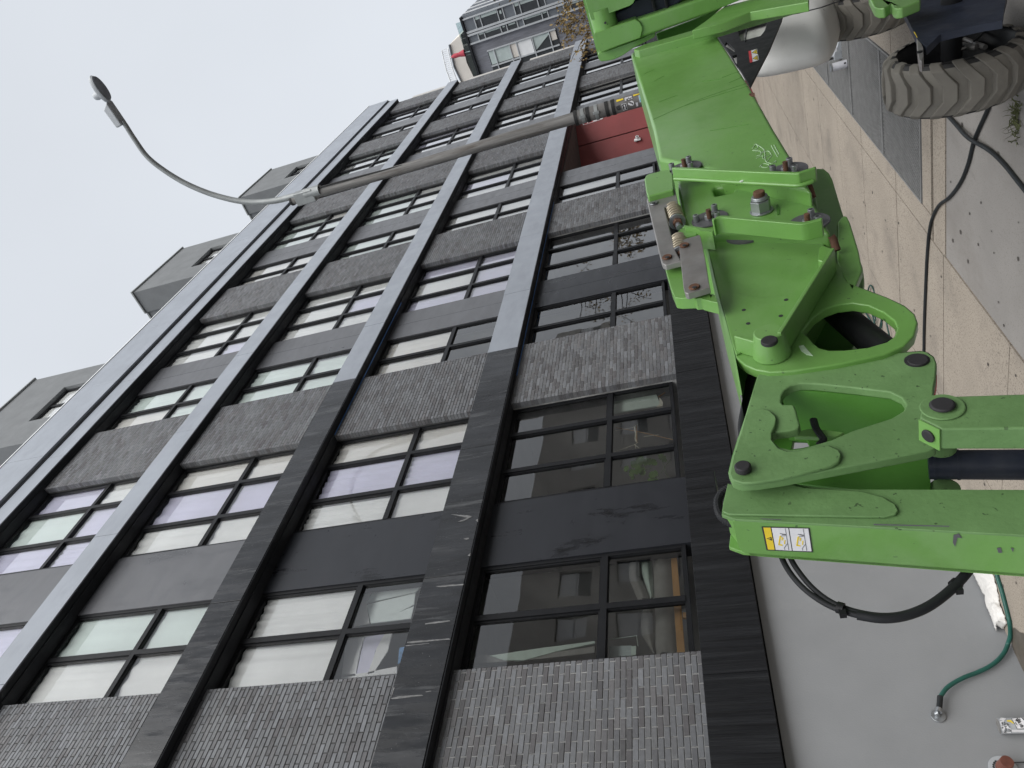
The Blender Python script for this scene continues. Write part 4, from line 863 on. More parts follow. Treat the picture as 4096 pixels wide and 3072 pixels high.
MB().cyl(Vector((pcn.x - 0.02, YJ + 0.09, pcn.z)), Vector((pcn.x - 0.02, YJ2, pcn.z)), 0.0235, 24).obj('cylinder_boss', K['greenworn'], lift, smooth=40)
# warning label on the jib web: yellow header and two pictures of the machine near power lines
def onweb(p, up=0.0016):                      # photo point -> web face of the jib
    d = RM @ np.array([p[0] - CX, p[1] - CY, F_PX]); o_ = np.array([0, 0, CZ])
    n_ = np.cross(np.array(e2 - e1), np.array([0.0, 1, 0])); n_ = n_ / np.linalg.norm(n_); c0 = np.array(e1 + Vector((-0.0005, 0, 0)))
    t__ = np.dot(n_, c0 - o_) / np.dot(n_, d); q = o_ + d * t__; return Vector(q - d / np.linalg.norm(d) * up)
ZL = W(3000, 2080, 300 / 2212)
def lab(name, pts, m, up, parent=None, fn=onweb, f=ZL, t=0.0006):
    o_ = [fn(f(*p), up) for p in pts]; n_ = (o_[1] - o_[0]).cross(o_[2] - o_[1]).normalized()
    if n_.dot(o_[0] - Vector((0, 0, CZ))) > 0: n_ = -n_
    return MB().prism(o_, -n_ * t).obj(name, K[m], parent or lift)
wl = lab('warning_label', [(340, 200), (1755, 240), (1855, 955), (485, 895)], 'ink', 0.0012)
def lp_(name, pts, m, up=0.0020): return lab(name, pts, m, up, wl)
lp_('label_header', [(395, 228), (605, 232), (728, 880), (530, 872)], 'yellow'); lp_('label_picture', [(638, 238), (1128, 246), (1232, 905), (760, 880)], 'labelwhite'); lp_('label_picture', [(1160, 248), (1718, 262), (1815, 925), (1262, 905)], 'labelwhite')
lp_('warning_triangle', [(490, 552), (628, 508), (648, 612)], 'ink', 0.0028); lp_('exclamation_mark', [(525, 556), (585, 545), (590, 568), (530, 562)], 'yellow', 0.0034); lp_('exclamation_mark', [(600, 548), (616, 546), (620, 562), (603, 564)], 'yellow', 0.0034)
for dx, dy in ((0, 0), (530, 20)):
    for pts in ([(870, 470), (920, 470), (870, 730), (830, 730)], [(830, 705), (960, 730), (950, 765), (835, 745)], [(930, 500), (985, 530), (960, 610), (930, 600)], [(1010, 600), (1045, 600), (1030, 720), (1000, 715)]):
        lp_('machine_drawing', [(x + dx, y + dy) for x, y in pts], 'yellow', 0.0028)
    for pts in ([(1030, 250), (1042, 250), (1150, 890), (1136, 890)], [(880, 395), (1060, 425), (1062, 440), (880, 408)], [(930, 415), (1050, 430), (1050, 450), (935, 432)], [(1095, 700), (1105, 705), (1015, 830), (1005, 820)], [(1003, 820), (1015, 825), (1030, 880), (1015, 880)], [(905, 470), (1050, 462), (1050, 472), (905, 480)]):
        lp_('line_drawing', [(x + dx, y + dy) for x, y in pts], 'washer', 0.0028)
# paint chips on web and jib
for pts in ([(1750, 200), (1755, 150), (1790, 140), (1810, 170), (1780, 165), (1765, 225)], [(2035, 235), (2060, 230), (2070, 265), (2045, 265)], [(1235, 78), (1730, 90), (1725, 96), (1240, 86)], [(500, 42), (640, 48), (640, 52), (520, 48)], [(2125, 232), (2145, 236), (2140, 262)]):
    lab('paint_chip', pts, 'washer', 0.001, None, onweb, T(2, 2), 0.0004)
# hoses looping under the jib
T22 = T(2, 2)
hs1 = [(600, 150), (640, 290), (700, 400), (790, 500), (900, 580), (1010, 632), (1130, 668), (1280, 690), (1420, 678), (1560, 630), (1680, 552), (1790, 452), (1880, 340), (1960, 200)]
hs2 = [(650, 150), (700, 300), (770, 410), (850, 500), (940, 570), (1030, 615), (1140, 650), (1280, 672), (1420, 662), (1560, 612), (1680, 535), (1790, 440), (1870, 330), (1940, 200)]
for h_, rr in ((hs1, 0.0048), (hs2, 0.0046)): MB().tube(spline([onY(T22(*p), YJ2 + 0.03) for p in h_], 5), rr, 10).obj('hydraulic_hose', K['hose'], lift, smooth=60)
MB().tube(spline([onY(T22(*p), YJ2 + 0.024) for p in hs1[6:]], 5), 0.0072, 10).obj('hose_sleeve', K['hose'], lift, smooth=60)
for c in ((1022, 622), (1768, 470)):
    q = onY(T22(*c), YJ2 + 0.027); i0 = hs1[5] if c[0] < 1500 else hs1[10]; i1 = hs1[6] if c[0] < 1500 else hs1[11]
    d_ = (onY(T22(*i1), YJ2) - onY(T22(*i0), YJ2)).normalized()
    MB().cyl(q - d_ * 0.005, q + d_ * 0.005, 0.0092, 14).obj('cable_tie', K['blacksteel'], lift, smooth=40)
    MB().box(q + Vector((-0.016, -0.006, -0.006)), q + Vector((-0.006, 0.004, 0.004))).obj('cable_tie', K['blacksteel'], lift)
cd = spline([onY(p, YJ2 - 0.03) for p in (T12(330, 1490), T12(262, 1530), T12(228, 1590), T12(240, 1670), T22(290, 60), T22(370, 95))], 10)
MB().tube(cd, [0.0070 + 0.0012 * (i % 2) for i in range(len(cd))], 10).obj('corrugated_conduit', K['hose'], lift)
MB().box(onY(T12(205, 1500), YJ2 - 0.03), onY(T12(235, 1530), YJ2 + 0.03)).obj('conduit_clip', K['blacksteel'], lift)

# riser: two upright tubes with the cross tube between them, over the turret
XR = 3.95
def PX_(f, pts, X): return [onX(f(*p), X) for p in pts]
def xplate(name, pts, X, t, m='green', bevel=0.006, f=None, r=0):
    b = MB(); b.prism(rnd(PX_(f or Z2, pts, X), r) if r else PX_(f or Z2, pts, X), (t, 0, 0)); return b.obj(name, K[m], lift, bevel=bevel, smooth=40)
xplate('riser_tube', [(262, 425), (740, 262), (1300, 75), (1560, -12), (2900, -520), (2900, -260), (2080, 10), (1500, 248), (830, 485), (325, 668)], XR, 0.10, bevel=0.014)
xplate('riser_tube_end', [(236, 425), (262, 405), (760, 240), (815, 265), (852, 330), (855, 400), (832, 482), (560, 578), (330, 672), (300, 640)], XR - 0.012, 0.09, bevel=0.012)
xplate('riser_tube', [(125, 0), (60, -250), (800, -420), (2400, -900), (2400, -700), (760, -10), (738, 40), (690, 75), (205, 252)], XR, 0.10, bevel=0.014)
a_, b_ = onX(Z2(345, 180), XR + 0.05), onX(Z2(410, 430), XR + 0.05)
MB().cyl(a_ + (a_ - b_) * 0.3, b_, 0.062, 24).obj('cross_tube', K['green'], lift, smooth=40)
disc_ = onX(Z2(382, 287), XR - 0.012); MB().cyl(disc_, disc_ - Vector((0.003, 0, 0)), 0.0055, 12).obj('grease_nipple', K['ink'], lift)
xplate('riser_plate', [(100, 0), (60, -150), (500, -300), (1500, -100), (1400, 200), (900, 480), (400, 700), (300, 745)], XR + 0.12, 0.02, 'green', bevel=0.004)
xplate('riser_cylinder', [(470, 190), (700, 75), (760, 0), (1100, -150), (1500, -100), (1260, 80), (740, 255), (560, 300), (500, 295)], XR + 0.06, 0.05, 'navy', bevel=0.01)
for x_ in (1000, 1165):
    MB().tube(PX_(Z2, [(x_ - 30, -40), (x_ - 8, 60), (x_ + 12, 130)], XR + 0.045), 0.008, 6).obj('hose_strap', K['hose'], lift)
xplate('riser_ear', [(285, 690), (300, 665), (400, 640), (560, 580), (840, 485), (1005, 400), (1022, 440), (1000, 475), (860, 548), (720, 622), (600, 705), (500, 752), (420, 770), (335, 780), (305, 762)], XR + 0.03, 0.05, 'green', bevel=0.006)
# turret plates the boom hangs from
plate('boom_bracket', Z2, [(740, 625), (800, 590), (870, 562), (1600, 350), (2212, 145), (2900, -60), (2900, 20), (2212, 228), (1750, 372), (1360, 480), (800, 640)], Ya - 0.035, 0.04, 'green', bevel=0.004)
plate('boom_bracket', Z2, [(1475, 388), (1640, 275), (1900, 72), (2050, 35), (2212, -5), (2700, -160), (2950, -200), (2950, 20), (2212, 150), (1870, 285)], Ya - 0.075, 0.04, 'green', bevel=0.004)
xplate('turret_web', [(1020, 430), (1500, 250), (1900, 60), (1640, 300), (1480, 400), (1050, 520)], XR + 0.14, 0.02, 'greendeep')
# black slotted guard, hood, chassis
gh = [(356, 195), (400, 170), (530, 132), (548, 150), (530, 200), (505, 232), (378, 266)]
plate('guard_plate', T02, [(180, 175), (660, 55), (640, 130), (560, 320), (436, 558), (370, 445), (300, 340), (195, 195)], Ya + 0.30, 0.015, 'blacksteel', [gh, [(285, 272), (340, 322), (335, 335), (278, 300), (275, 285)], [(200, 180), (248, 195), (255, 215), (240, 236), (215, 210)], [(322, 362), (352, 352), (350, 420)]], bevel=0.002)
MB().tube(PY(T02, [(420, 165), (412, 220), (405, 270)], Ya + 0.298), 0.004, 6).obj('hose', K['hose'], lift)
wl2 = MB().prism(PY(T02, [(426, 332), (482, 316), (494, 388), (435, 407)], Ya + 0.2985), (0, 0.001, 0)).obj('warning_label', K['labelwhite'], lift)
MB().prism(PY(T02, [(426, 332), (442, 327), (453, 401), (435, 407)], Ya + 0.2975), (0, 0.0008, 0)).obj('label_header', K['redlabel'], wl2)
for t3 in ([(447, 342), (478, 317), (487, 350)], [(452, 380), (483, 356), (491, 390)]):
    MB().prism(PY(T02, t3, Ya + 0.2975), (0, 0.0008, 0)).obj('warning_triangle', K['ink'], wl2)
    cx_, cy_ = sum(q[0] for q in t3) / 3, sum(q[1] for q in t3) / 3
    MB().prism(PY(T02, [(cx_ + (q[0] - cx_) * 0.72, cy_ + (q[1] - cy_) * 0.72) for q in t3], Ya + 0.2968), (0, 0.0006, 0)).obj('triangle_face', K['yellow'], wl2)
    MB().prism(PY(T02, [(cx_ - 4, cy_ + 1), (cx_ + 1, cy_ - 4), (cx_ + 5, cy_ + 2), (cx_, cy_ + 5)], Ya + 0.2962), (0, 0.0005, 0)).obj('triangle_symbol', K['ink'], wl2)
# hood: a rounded cowl with depth
hp_ = [(640, 60), (1000, -10), (1250, -60), (1250, 60), (1040, 60), (1036, 130), (1030, 215), (1002, 300), (965, 365), (900, 398), (800, 425), (620, 466), (500, 486), (440, 484), (400, 420), (250, 130)]
hb = rnd(PY(T02, hp_, 1.52), [0, 0, 0, 0, 0.02, 0.08, 0.12, 0.12, 0.12, 0.08, 0, 0.08, 0.08, 0.05, 0, 0], 6)
hc = PY(T02, [(760, 190)], 1.52)[0]; lay = []
for y_, sc in ((1.56, 0.93), (1.50, 0.985), (1.44, 0.975), (1.36, 0.93), (1.30, 0.84), (1.26, 0.70), (1.245, 0.45)): lay.append([Vector((hc.x + (p.x - hc.x) * sc, y_, hc.z + (p.z - hc.z) * sc)) for p in hb])
b = MB(); n = len(hb); vs = [p for l in lay for p in l]; fs = [tuple(range(n)), tuple(range(6 * n, 7 * n))]
for r_ in range(6): fs += [(r_ * n + i, r_ * n + (i + 1) % n, (r_ + 1) * n + (i + 1) % n, (r_ + 1) * n + i) for i in range(n)]
b.add(vs, fs); b.obj('hood', K['hood'], lift, smooth=55)
MB().tube(PY(T02, [(648, 103), (750, 85), (900, 48), (1010, 8)], 1.20), 0.004, 6).obj('hood_seam', K['ink'], lift)
MB().prism(PY(T02, [(200, 120), (660, 50), (400, 500), (200, 240)], Ya + 0.34), (0, 0.02, 0)).obj('hood_side', K['hood'], lift)
nv = [(650, 90), (905, -20), (1500, -150), (2000, -60), (1962, 90), (1940, 262), (1700, 300), (1300, 392), (1150, 430), (1080, 500), (975, 602), (930, 562), (850, 480), (800, 380), (720, 220)]
CHY = 1.06
plate('chassis_bracket', ZT2, nv, CHY + 0.06, 0.035, 'navy', bevel=0.008)
plate('chassis_lug', ZT2, [(846, 480), (905, 545), (930, 600), (935, 700), (912, 782), (880, 760), (860, 640)], CHY + 0.06, 0.05, 'steel', bevel=0.003)
disc('lug_bolt', ZT2, (886, 668), CHY + 0.06, 0.012, 0.006, 'blacksteel', 12)
plate('chassis_label', ZT2, [(808, 402), (822, 402), (856, 472), (848, 474)], CHY - 0.001, 0.001, 'yellow', bevel=0)
plate('mudguard', ZT2, [(230, -60), (900, -60), (890, 5), (760, 60), (660, 100), (600, 108), (545, 92), (520, 50), (440, 100), (360, 108), (300, 80)], CHY - 0.06, 0.05, 'green', bevel=0.01)
for pts, r_ in (([(1300, 525), (1360, 548), (1460, 590), (1610, 600)], 0.017), ([(1460, 500), (1560, 545), (1720, 600)], 0.013), ([(1380, 640), (1440, 620), (1560, 560)], 0.009)):
    MB().tube([onY(ZT2(*p), 1.36) for p in pts], r_, 10).obj('axle_rod', K['steel'], lift, smooth=60)
MB().tube(spline([onY(ZT2(*p), 1.34) for p in ((1700, 300), (1730, 340), (1680, 430), (1580, 520))], 5), 0.006, 8).obj('brake_hose', K['hose'], lift)
plate('axle_bracket', ZT2, [(1120, 480), (1230, 450), (1250, 700), (1170, 730), (1130, 600)], 1.42, 0.03, 'blacksteel', bevel=0.003)
# under-frame and turret, mostly out of the picture
zb = gz(5.2)
MB().box((4.15, 0.30, zb + 0.50), (6.65, 0.70, zb + 0.66)).obj('chassis_frame', K['navy'], lift, bevel=0.02)
for x_ in (4.45, 6.38): MB().cyl((x_, 0.15, zb + 0.34), (x_, 1.40, zb + 0.34), 0.05, 16).obj('axle', K['blacksteel'], lift, smooth=40)
MB().box((4.75, 0.35, zb + 0.66), (5.6, 0.80, zb + 0.95)).obj('turret', K['green'], lift, bevel=0.03)
# wheels with chevron lugs
def wheel(X, Y0, Wd, R_, Zc):
    rm = MB(); n = 64; rc = R_ - 0.025; vs = []; fs = []
    prof = [(0.0, 0.285), (0.0, R_ * 0.80), (0.012, R_ * 0.87), (0.03, rc - 0.004), (0.06, rc), (Wd - 0.06, rc), (Wd - 0.02, rc - 0.01), (Wd, R_ * 0.85), (Wd - 0.01, 0.285)]
    w_ = MB(); m_ = len(prof)
    for k in range(n):
        a = 6.283185 * k / n
        for y, r in prof: vs.append((X + r * math.cos(a), Y0 + y, Zc + r * math.sin(a)))
    for k in range(n):
        for i in range(m_ - 1): fs.append((k * m_ + i, k * m_ + i + 1, (k + 1) % n * m_ + i + 1, (k + 1) % n * m_ + i))
    w_.add(vs, fs); wo = w_.obj('wheel', K['tyreside'], lift, smooth=40)
    L = MB(); nl = 18
    def q(a, y, r): return Vector((X + r * math.cos(a), Y0 + y, Zc + r * math.sin(a)))
    cl = [(-0.001, -0.25), (Wd * 0.10, -0.17), (Wd * 0.36, 0.0), (Wd * 0.66, 0.0), (Wd * 0.90, -0.17), (Wd + 0.001, -0.25)]
    hw = [0.082, 0.088, 0.094, 0.094, 0.088, 0.082]; top = [R_ * 0.87, R_ - 0.009, R_, R_, R_ - 0.009, R_ * 0.87]; bot = [R_ * 0.78, rc - 0.016, rc - 0.006, rc - 0.006, rc - 0.016, R_ * 0.78]
    for k in range(nl):                       # each lug runs from shoulder to shoulder, bent twice
        a0 = 6.283185 * k / nl; T_ = []
        for (y, da), h_, tp_, bt in zip(cl, hw, top, bot):
            T_.append((q(a0 + da - h_, y, tp_), q(a0 + da + h_, y, tp_), q(a0 + da - h_ - 0.022, y, bt), q(a0 + da + h_ + 0.022, y, bt)))
        vs = [p for t4 in T_ for p in t4]; fs = []
        for i in range(5):
            b0, b1 = i * 4, i * 4 + 4
            fs += [(b0, b0 + 1, b1 + 1, b1), (b0 + 1, b0 + 3, b1 + 3, b1 + 1), (b0 + 2, b0, b1, b1 + 2)]
        fs += [(0, 2, 3, 1), (20, 21, 23, 22)]
        lg = MB(); lg.add(vs, fs); lg.obj('tread_lug', K['rubber'], wo, bevel=0.005, seg=2, loc=(X, Y0, Zc))
    # tread base in dusty rubber, rim inside
    tb = MB(); pts = [(0.02, rc - 0.006), (0.05, rc + 0.002), (Wd - 0.05, rc + 0.002), (Wd - 0.015, rc - 0.008)]; vs = []; fs = []
    for k in range(n):
        a = 6.283185 * k / n
        for y, r in pts: vs.append((X + r * math.cos(a), Y0 + y, Zc + r * math.sin(a)))
    for k in range(n):
        for i in range(3): fs.append((k * 4 + i, k * 4 + i + 1, (k + 1) % n * 4 + i + 1, (k + 1) % n * 4 + i))
    tb.add(vs, fs); tb.obj('tread', K['rubber'], wo, smooth=40)
    rr_ = MB(); rr_.tube([(X, Y0 + 0.004, Zc), (X, Y0 + 0.02, Zc), (X, Y0 + 0.17, Zc)], [0.288, 0.262, 0.235], 48, cap=False); rr_.tube([(X, Y0 + 0.17, Zc), (X, Y0 + 0.18, Zc)], [0.235, 0.10], 48); rr_.obj('rim', K['blacksteel'], wo, smooth=50)
    return wo

# chalk scrawl and scratches on the boom
for st in ([(1450, 140), (1500, 90), (1520, 130), (1455, 165), (1530, 160)], [(1490, 185), (1545, 170), (1560, 215), (1500, 235)], [(1480, 90), (1500, 85), (1600, 155), (1570, 195), (1650, 170), (1690, 215)], [(1500, 265), (1580, 230), (1590, 270), (1680, 215)], [(1540, 370), (1590, 330), (1660, 345), (1640, 375), (1575, 375), (1555, 350)], [(1630, 310), (1700, 225)], [(1690, 100), (1770, 245)], [(1725, 95), (1790, 215)], [(1700, 330), (1750, 290), (1740, 320)], [(1600, 150), (1610, 215), (1620, 300), (1690, 330)]):
    MB().tube(spline([onY(Z3(*p), Ya - 0.0006) for p in st], 3), 0.0009, 5).obj('chalk_mark', K['chalk'], lift)
for st in ([(990, 1510), (1350, 1350), (1700, 1210), (2180, 1050)], [(1380, 1340), (1760, 1215), (2200, 1085)], [(1000, 1030), (1120, 960)], [(1860, 980), (2080, 900)], [(1950, 1045), (2110, 975)], [(1600, 1030), (1850, 1000)], [(1700, 1655), (2200, 1570)], [(880, 930), (1000, 880)], [(1060, 1290), (1300, 1200)]):
    MB().tube(spline([onY(Z2(*p), Ya - 0.0002) for p in st], 3), 0.0008, 4).obj('scratch', K['greendeep'], lift)
for st, f in (([(2205, 1190), (2195, 1200), (2218, 1205), (2222, 1190)], Z2), ([(430, 605), (465, 600), (470, 620), (440, 625)], T02)):
    MB().prism(PY(f, st, Ya - 0.0006), (0, 0.001, 0)).obj('rust_patch', K['rust'], lift)
for c in ((1315, 553),): disc('paint_drip', Z3, c, yF1 + d1 * 0.7, 0.005, 0.001, 'labelwhite', 10)
MB().prism(PY(Z4, [(1090, 1370), (1150, 1360), (1200, 1420), (1270, 1495), (1190, 1480), (1120, 1430)], Yi - 0.0008), (0, 0.001, 0)).obj('paint_scuff', K['chalk'], lift)
SC_ = 0.8125
wheel(5.4025 * SC_, 1.618 * SC_, 0.273, 0.341, CZ - 1.728 * SC_)
wheel(5.4025 * SC_ + 1.93, 1.618 * SC_, 0.273, 0.341, CZ - 1.728 * SC_ - 0.019)
# ================================================================ things on the pavement and the wall
K['cable'] = mat('black power cable', (0.02, 0.023, 0.025), 0.2, 6, 0.5, spec=0.3)
K['greenhose'] = mat('dark green garden hose', (0.012, 0.085, 0.066), 0.15, 5, 0.45)
K['greencord'] = mat('dark green extension cord', (0.012, 0.055, 0.045), 0.15, 5, 0.45)
def gcable(pts, r, f, n=6): return spline([onG(f(*p), r) for p in pts], n)
c1 = gcable([(1985, 690), (1960, 745), (1890, 905), (1850, 1060), (1800, 1180), (1730, 1275), (1660, 1330), (1615, 1420), (1595, 1520), (1583, 1659), (1578, 1760), (1572, 1900), (1565, 2100), (1562, 2290), (1560, 2500)], 0.0125, T02)
tag(MB().tube(c1, 0.0125, 10).obj('power_cable', K['cable'], smooth=60, loc=c1[0]), 'black power cable bending across the pavement from tyre towards the wall', 'cable')
c2 = gcable([(1700, 730), (1755, 785), (1830, 850), (1900, 905), (1990, 970), (2080, 1060), (2160, 1160), (2230, 1250), (2330, 1400), (2450, 1560)], 0.013, T02)
tag(MB().tube([p + Vector((0, 0, 0.024 * math.exp(-((p - c1[14]).length / 0.25) ** 2))) for p in c2], 0.013, 10).obj('power_cable', K['cable'], smooth=60, loc=c2[0]), 'black power cable running out from tyre over the smooth concrete, crossing on top', 'cable')
cp = []
for (x, y) in [(1300, 700), (1270, 540), (1240, 420), (1215, 330), (1200, 240), (1215, 190), (1240, 230), (1250, 330), (1200, 300), (1170, 330), (1215, 420), (1265, 500), (1290, 420), (1240, 350), (1170, 360), (1155, 420), (1195, 455), (1250, 410), (1200, 340), (1160, 330), (1230, 440), (1250, 560), (1300, 380), (1330, 480), (1360, 600)]: cp.append(onG(T12(x, y), 0.006 + 0.012 * (len(cp) % 3)))
tag(MB().tube(spline(cp, 7), 0.009, 8).obj('extension_cord', K['greencord'], smooth=60, loc=cp[0]), 'dark green extension cord heaped in loops on the pavement beyond the boom head', 'cord')
# weeds in the joint by the tyre
K['weed'] = mat('dull weed', (0.09, 0.10, 0.035), 0.4, 5, 0.8)
wd = MB(); rw = random.Random(5); wc = onG((4075, 470))
for i in range(70):
    p = wc + Vector((rw.gauss(0, 0.02), rw.gauss(0, 0.06), 0)); p.z = gz(p.x) + 0.003; d = Vector((rw.gauss(0, 0.5), rw.gauss(0, 0.5), rw.uniform(0.3, 1))).normalized(); L_ = rw.uniform(0.03, 0.10); u = d.orthogonal().normalized() * 0.0035
    m_ = p + d * L_ * 0.6 + Vector((rw.gauss(0, 0.012), rw.gauss(0, 0.012), 0)); wd.add([p - u, p + u, m_ + u, p + d * L_ + Vector((0, 0, -0.012)), m_ - u], [(0, 1, 2, 4), (4, 2, 3)])
wo_ = stuff(wd.obj('weeds', K['weed'])); 
# paint can and stickered pedestal on the grating
ZK = W(3080, 120, 400 / 2212)
K['can'] = mat('white printed can label', (0.62, 0.62, 0.66), 0.1, 20, 0.5)
gp = onG(ZK(1700, 740)); top = onX(ZK(1330, 740), gp.x)
can = thing('paint_can', gp, 'open white labelled paint can standing beside the stickered grey pedestal', 'can')
hgt = top.z - gp.z; r_ = (onX(ZK(1700, 820), gp.x) - onX(ZK(1700, 640), gp.x)).length / 2
MB().tube([gp + Vector((0, 0, 0.002)), gp + Vector((0, 0, hgt * 0.9))], r_, 28).obj('can_body', K['can'], can, smooth=40)
MB().tube([gp + Vector((0, 0, hgt * 0.9)), gp + Vector((0, 0, hgt))], [r_ * 1.03, r_ * 1.05], 28, cap=False).obj('can_rim', K['zinc'], can, smooth=40)
MB().tube([gp + Vector((0, 0, hgt * 0.86)), gp + Vector((0, 0, hgt * 0.87))], r_ * 0.98, 28).obj('can_paint', K['redlabel'], can)
for i in range(5): a = 3.5 + i * 0.07; MB().box(gp + Vector((r_ * 1.005 * math.cos(a) - 0.002, r_ * 1.005 * math.sin(a) - 0.002, hgt * 0.1)), gp + Vector((r_ * 1.005 * math.cos(a) + 0.002, r_ * 1.005 * math.sin(a) + 0.002, hgt * 0.22))).obj('bar_print', K['ink'], can)
ppx = gp.x + 0.25; q0, q1 = onX(ZK(1750, 605), ppx), onX(ZK(1400, 190), ppx); q2 = onX(ZK(1720, 180), ppx)
ped = thing('street_pedestal', (ppx + 0.1, (q0.y + q2.y) / 2, gz(ppx)), 'grey metal pedestal with bolted cover and stickered rail, half behind the white hood', 'pedestal')
b = MB(); b.prism([onX(ZK(*p), ppx) for p in ((1410, 560), (1480, 380), (1520, 230), (1580, 200), (1725, 178), (1755, 590), (1640, 630), (1420, 680))], (0.16, 0, 0)); b.obj('pedestal_box', K['lampgrey'], ped, bevel=0.008)
b = MB(); b.prism([onX(ZK(*p), ppx - 0.004) for p in ((1425, 540), (1490, 380), (1525, 235), (1580, 212), (1605, 500))], (0.004, 0, 0)); b.obj('pedestal_cover', K['lampgrey'], ped, bevel=0.001)
MB().cyl(onX(ZK(1560, 472), ppx - 0.004), onX(ZK(1560, 472), ppx - 0.009), 0.012, 8).obj('cover_bolt', K['zinc'], ped)
b = MB(); b.prism([onX(ZK(*p), ppx + 0.02) for p in ((790, 700), (1420, 580), (1440, 650), (790, 785))], (0.04, 0, 0)); b.obj('rail', K['lampgrey'], ped, bevel=0.003)
b = MB(); b.prism([onX(ZK(*p), ppx + 0.01) for p in ((1745, 310), (1800, 300), (1815, 660), (1770, 665), (1755, 600))], (0.12, 0, 0)); b.obj('base_flange', K['steel'], ped, bevel=0.003)
for pts, m in (([(825, 700), (915, 690), (915, 760), (830, 770)], 'labelwhite'), ([(960, 700), (1110, 665), (1115, 705), (965, 740)], 'can'), ([(1270, 640), (1430, 590), (1440, 640), (1280, 680)], 'ink'), ([(1290, 645), (1420, 605), (1424, 618), (1294, 660)], 'labelwhite'), ([(1440, 430), (1470, 370), (1490, 470), (1440, 490)], 'labelwhite')):
    MB().prism([onX(ZK(*p), ppx + (0.018 if pts[0][1] > 500 else -0.006)) for p in pts], (0.001, 0, 0)).obj('sticker', K[m], ped)
# hose on the wall: tap, hose, cloth, cut pipe, fire connection
ZW = W(3650, 2500, 446 / 1294); ZC = W(3900, 2300, 196 / 813); ZF = W(3960, 2840, 136 / 973)
hose = []
def wallp(p, off): return onY(p, 6.0 - off)
for p, off in (((322, 840), 0.05), ((345, 800), 0.05), ((400, 730), 0.045), ((500, 660), 0.04), ((620, 600), 0.035), ((740, 555), 0.03), ((880, 490), 0.03), ((990, 410), 0.03), ((1070, 310), 0.035), ((1110, 210), 0.05)): hose.append(wallp(ZW(*p), off))
for p in ((585, 1000), (575, 800), (540, 640), (490, 440), (440, 250), (380, 60), (330, -120), (290, -300), (240, -500), (180, -750)): hose.append(onG(ZC(*p), 0.017))
hz = thing('garden_hose', hose[0], 'dark green garden hose hanging from the wall tap and running along the pavement', 'hose')
MB().tube(spline(hose, 7), 0.0165, 12).obj('hose', K['greenhose'], hz, smooth=60)
MB().tube([wallp(ZW(322, 832), 0.05), wallp(ZW(310, 975), 0.055)], 0.021, 14).obj('hose_sleeve', K['cable'], hz, smooth=40)
MB().tube([wallp(ZW(310, 970), 0.055), wallp(ZW(302, 1010), 0.055)], 0.024, 14).obj('hose_coupling', K['zinc'], hz, smooth=40)
tp_ = wallp(ZW(298, 1062), 0.0)
tap = thing('wall_tap', tp_, 'small chrome wall tap with round escutcheon on the grey plinth', 'tap')
MB().cyl(tp_ + Vector((0, -0.002, 0)), tp_ + Vector((0, -0.016, 0)), 0.052, 28).obj('escutcheon', K['zinc'], tap, smooth=40, bevel=0.004)
MB().tube([tp_ + Vector((0, -0.012, 0)), tp_ + Vector((0, -0.05, 0.01)), wallp(ZW(303, 1015), 0.057)], [0.017, 0.019, 0.018], 14).obj('tap_body', K['zinc'], tap, smooth=50)
# cloth: crumpled bundle along the foot of the wall
K['cloth'] = mat('dirty white dust sheet', (0.70, 0.68, 0.65), 0.10, 6, 0.9, bump=0.15, bscale=14, dist=0.1, dirt=(0.48, 0.46, 0.43), dscale=7, dlo=0.55, dhi=0.75)
up_, lo_c = [], []
edge_up = [(-250, -420), (-150, -250), (-60, -80), (20, 100), (90, 240), (155, 340), (185, 520), (230, 620), (275, 720), (325, 870), (355, 930)]
edge_lo = [(190, -450), (215, -250), (250, -100), (300, 20), (340, 160), (382, 330), (385, 420), (445, 560), (485, 680), (530, 800), (470, 905)]
rc_ = random.Random(9); m_ = len(edge_up); nn_ = 12; vs = []; fs = []
for i in range(m_ * 3 - 2):
    t = i / 3; k = min(int(t), m_ - 2); q = t - k
    eu = tuple(edge_up[k][j] * (1 - q) + edge_up[k + 1][j] * q for j in (0, 1)); el = tuple(edge_lo[k][j] * (1 - q) + edge_lo[k + 1][j] * q for j in (0, 1))
    U_ = wallp(ZC(*eu), 0.012); L_ = onG(ZC(*el), 0.01); L_.y = min(L_.y, 5.985)
    for j in range(nn_ + 1):
        v = j / nn_; p = U_.lerp(L_, v); bul = math.sin(v * math.pi) * (0.05 + 0.025 * math.sin(i * 0.9 + 2 * v) + rc_.uniform(-0.010, 0.010)); p += Vector((rc_.uniform(-0.004, 0.004), -bul, bul * 0.4 + rc_.uniform(-0.004, 0.004)))
        p.z = max(p.z, gz(p.x) + 0.004); p.y = min(p.y, 5.992); vs.append(p)
R_ = m_ * 3 - 2
for i in range(R_ - 1):
    for j in range(nn_): a = i * (nn_ + 1) + j; fs.append((a, a + 1, a + nn_ + 2, a + nn_ + 1))
cl = MB(); cl.add(vs, fs); co = cl.obj('dust_sheet', K['cloth'], smooth=180, loc=vs[len(vs) // 2]); so = co.modifiers.new('thick', 'SOLIDIFY'); so.thickness = 0.004
tag(co, 'crumpled dirty white dust sheet bundled along the foot of the grey plinth', 'dust sheet')
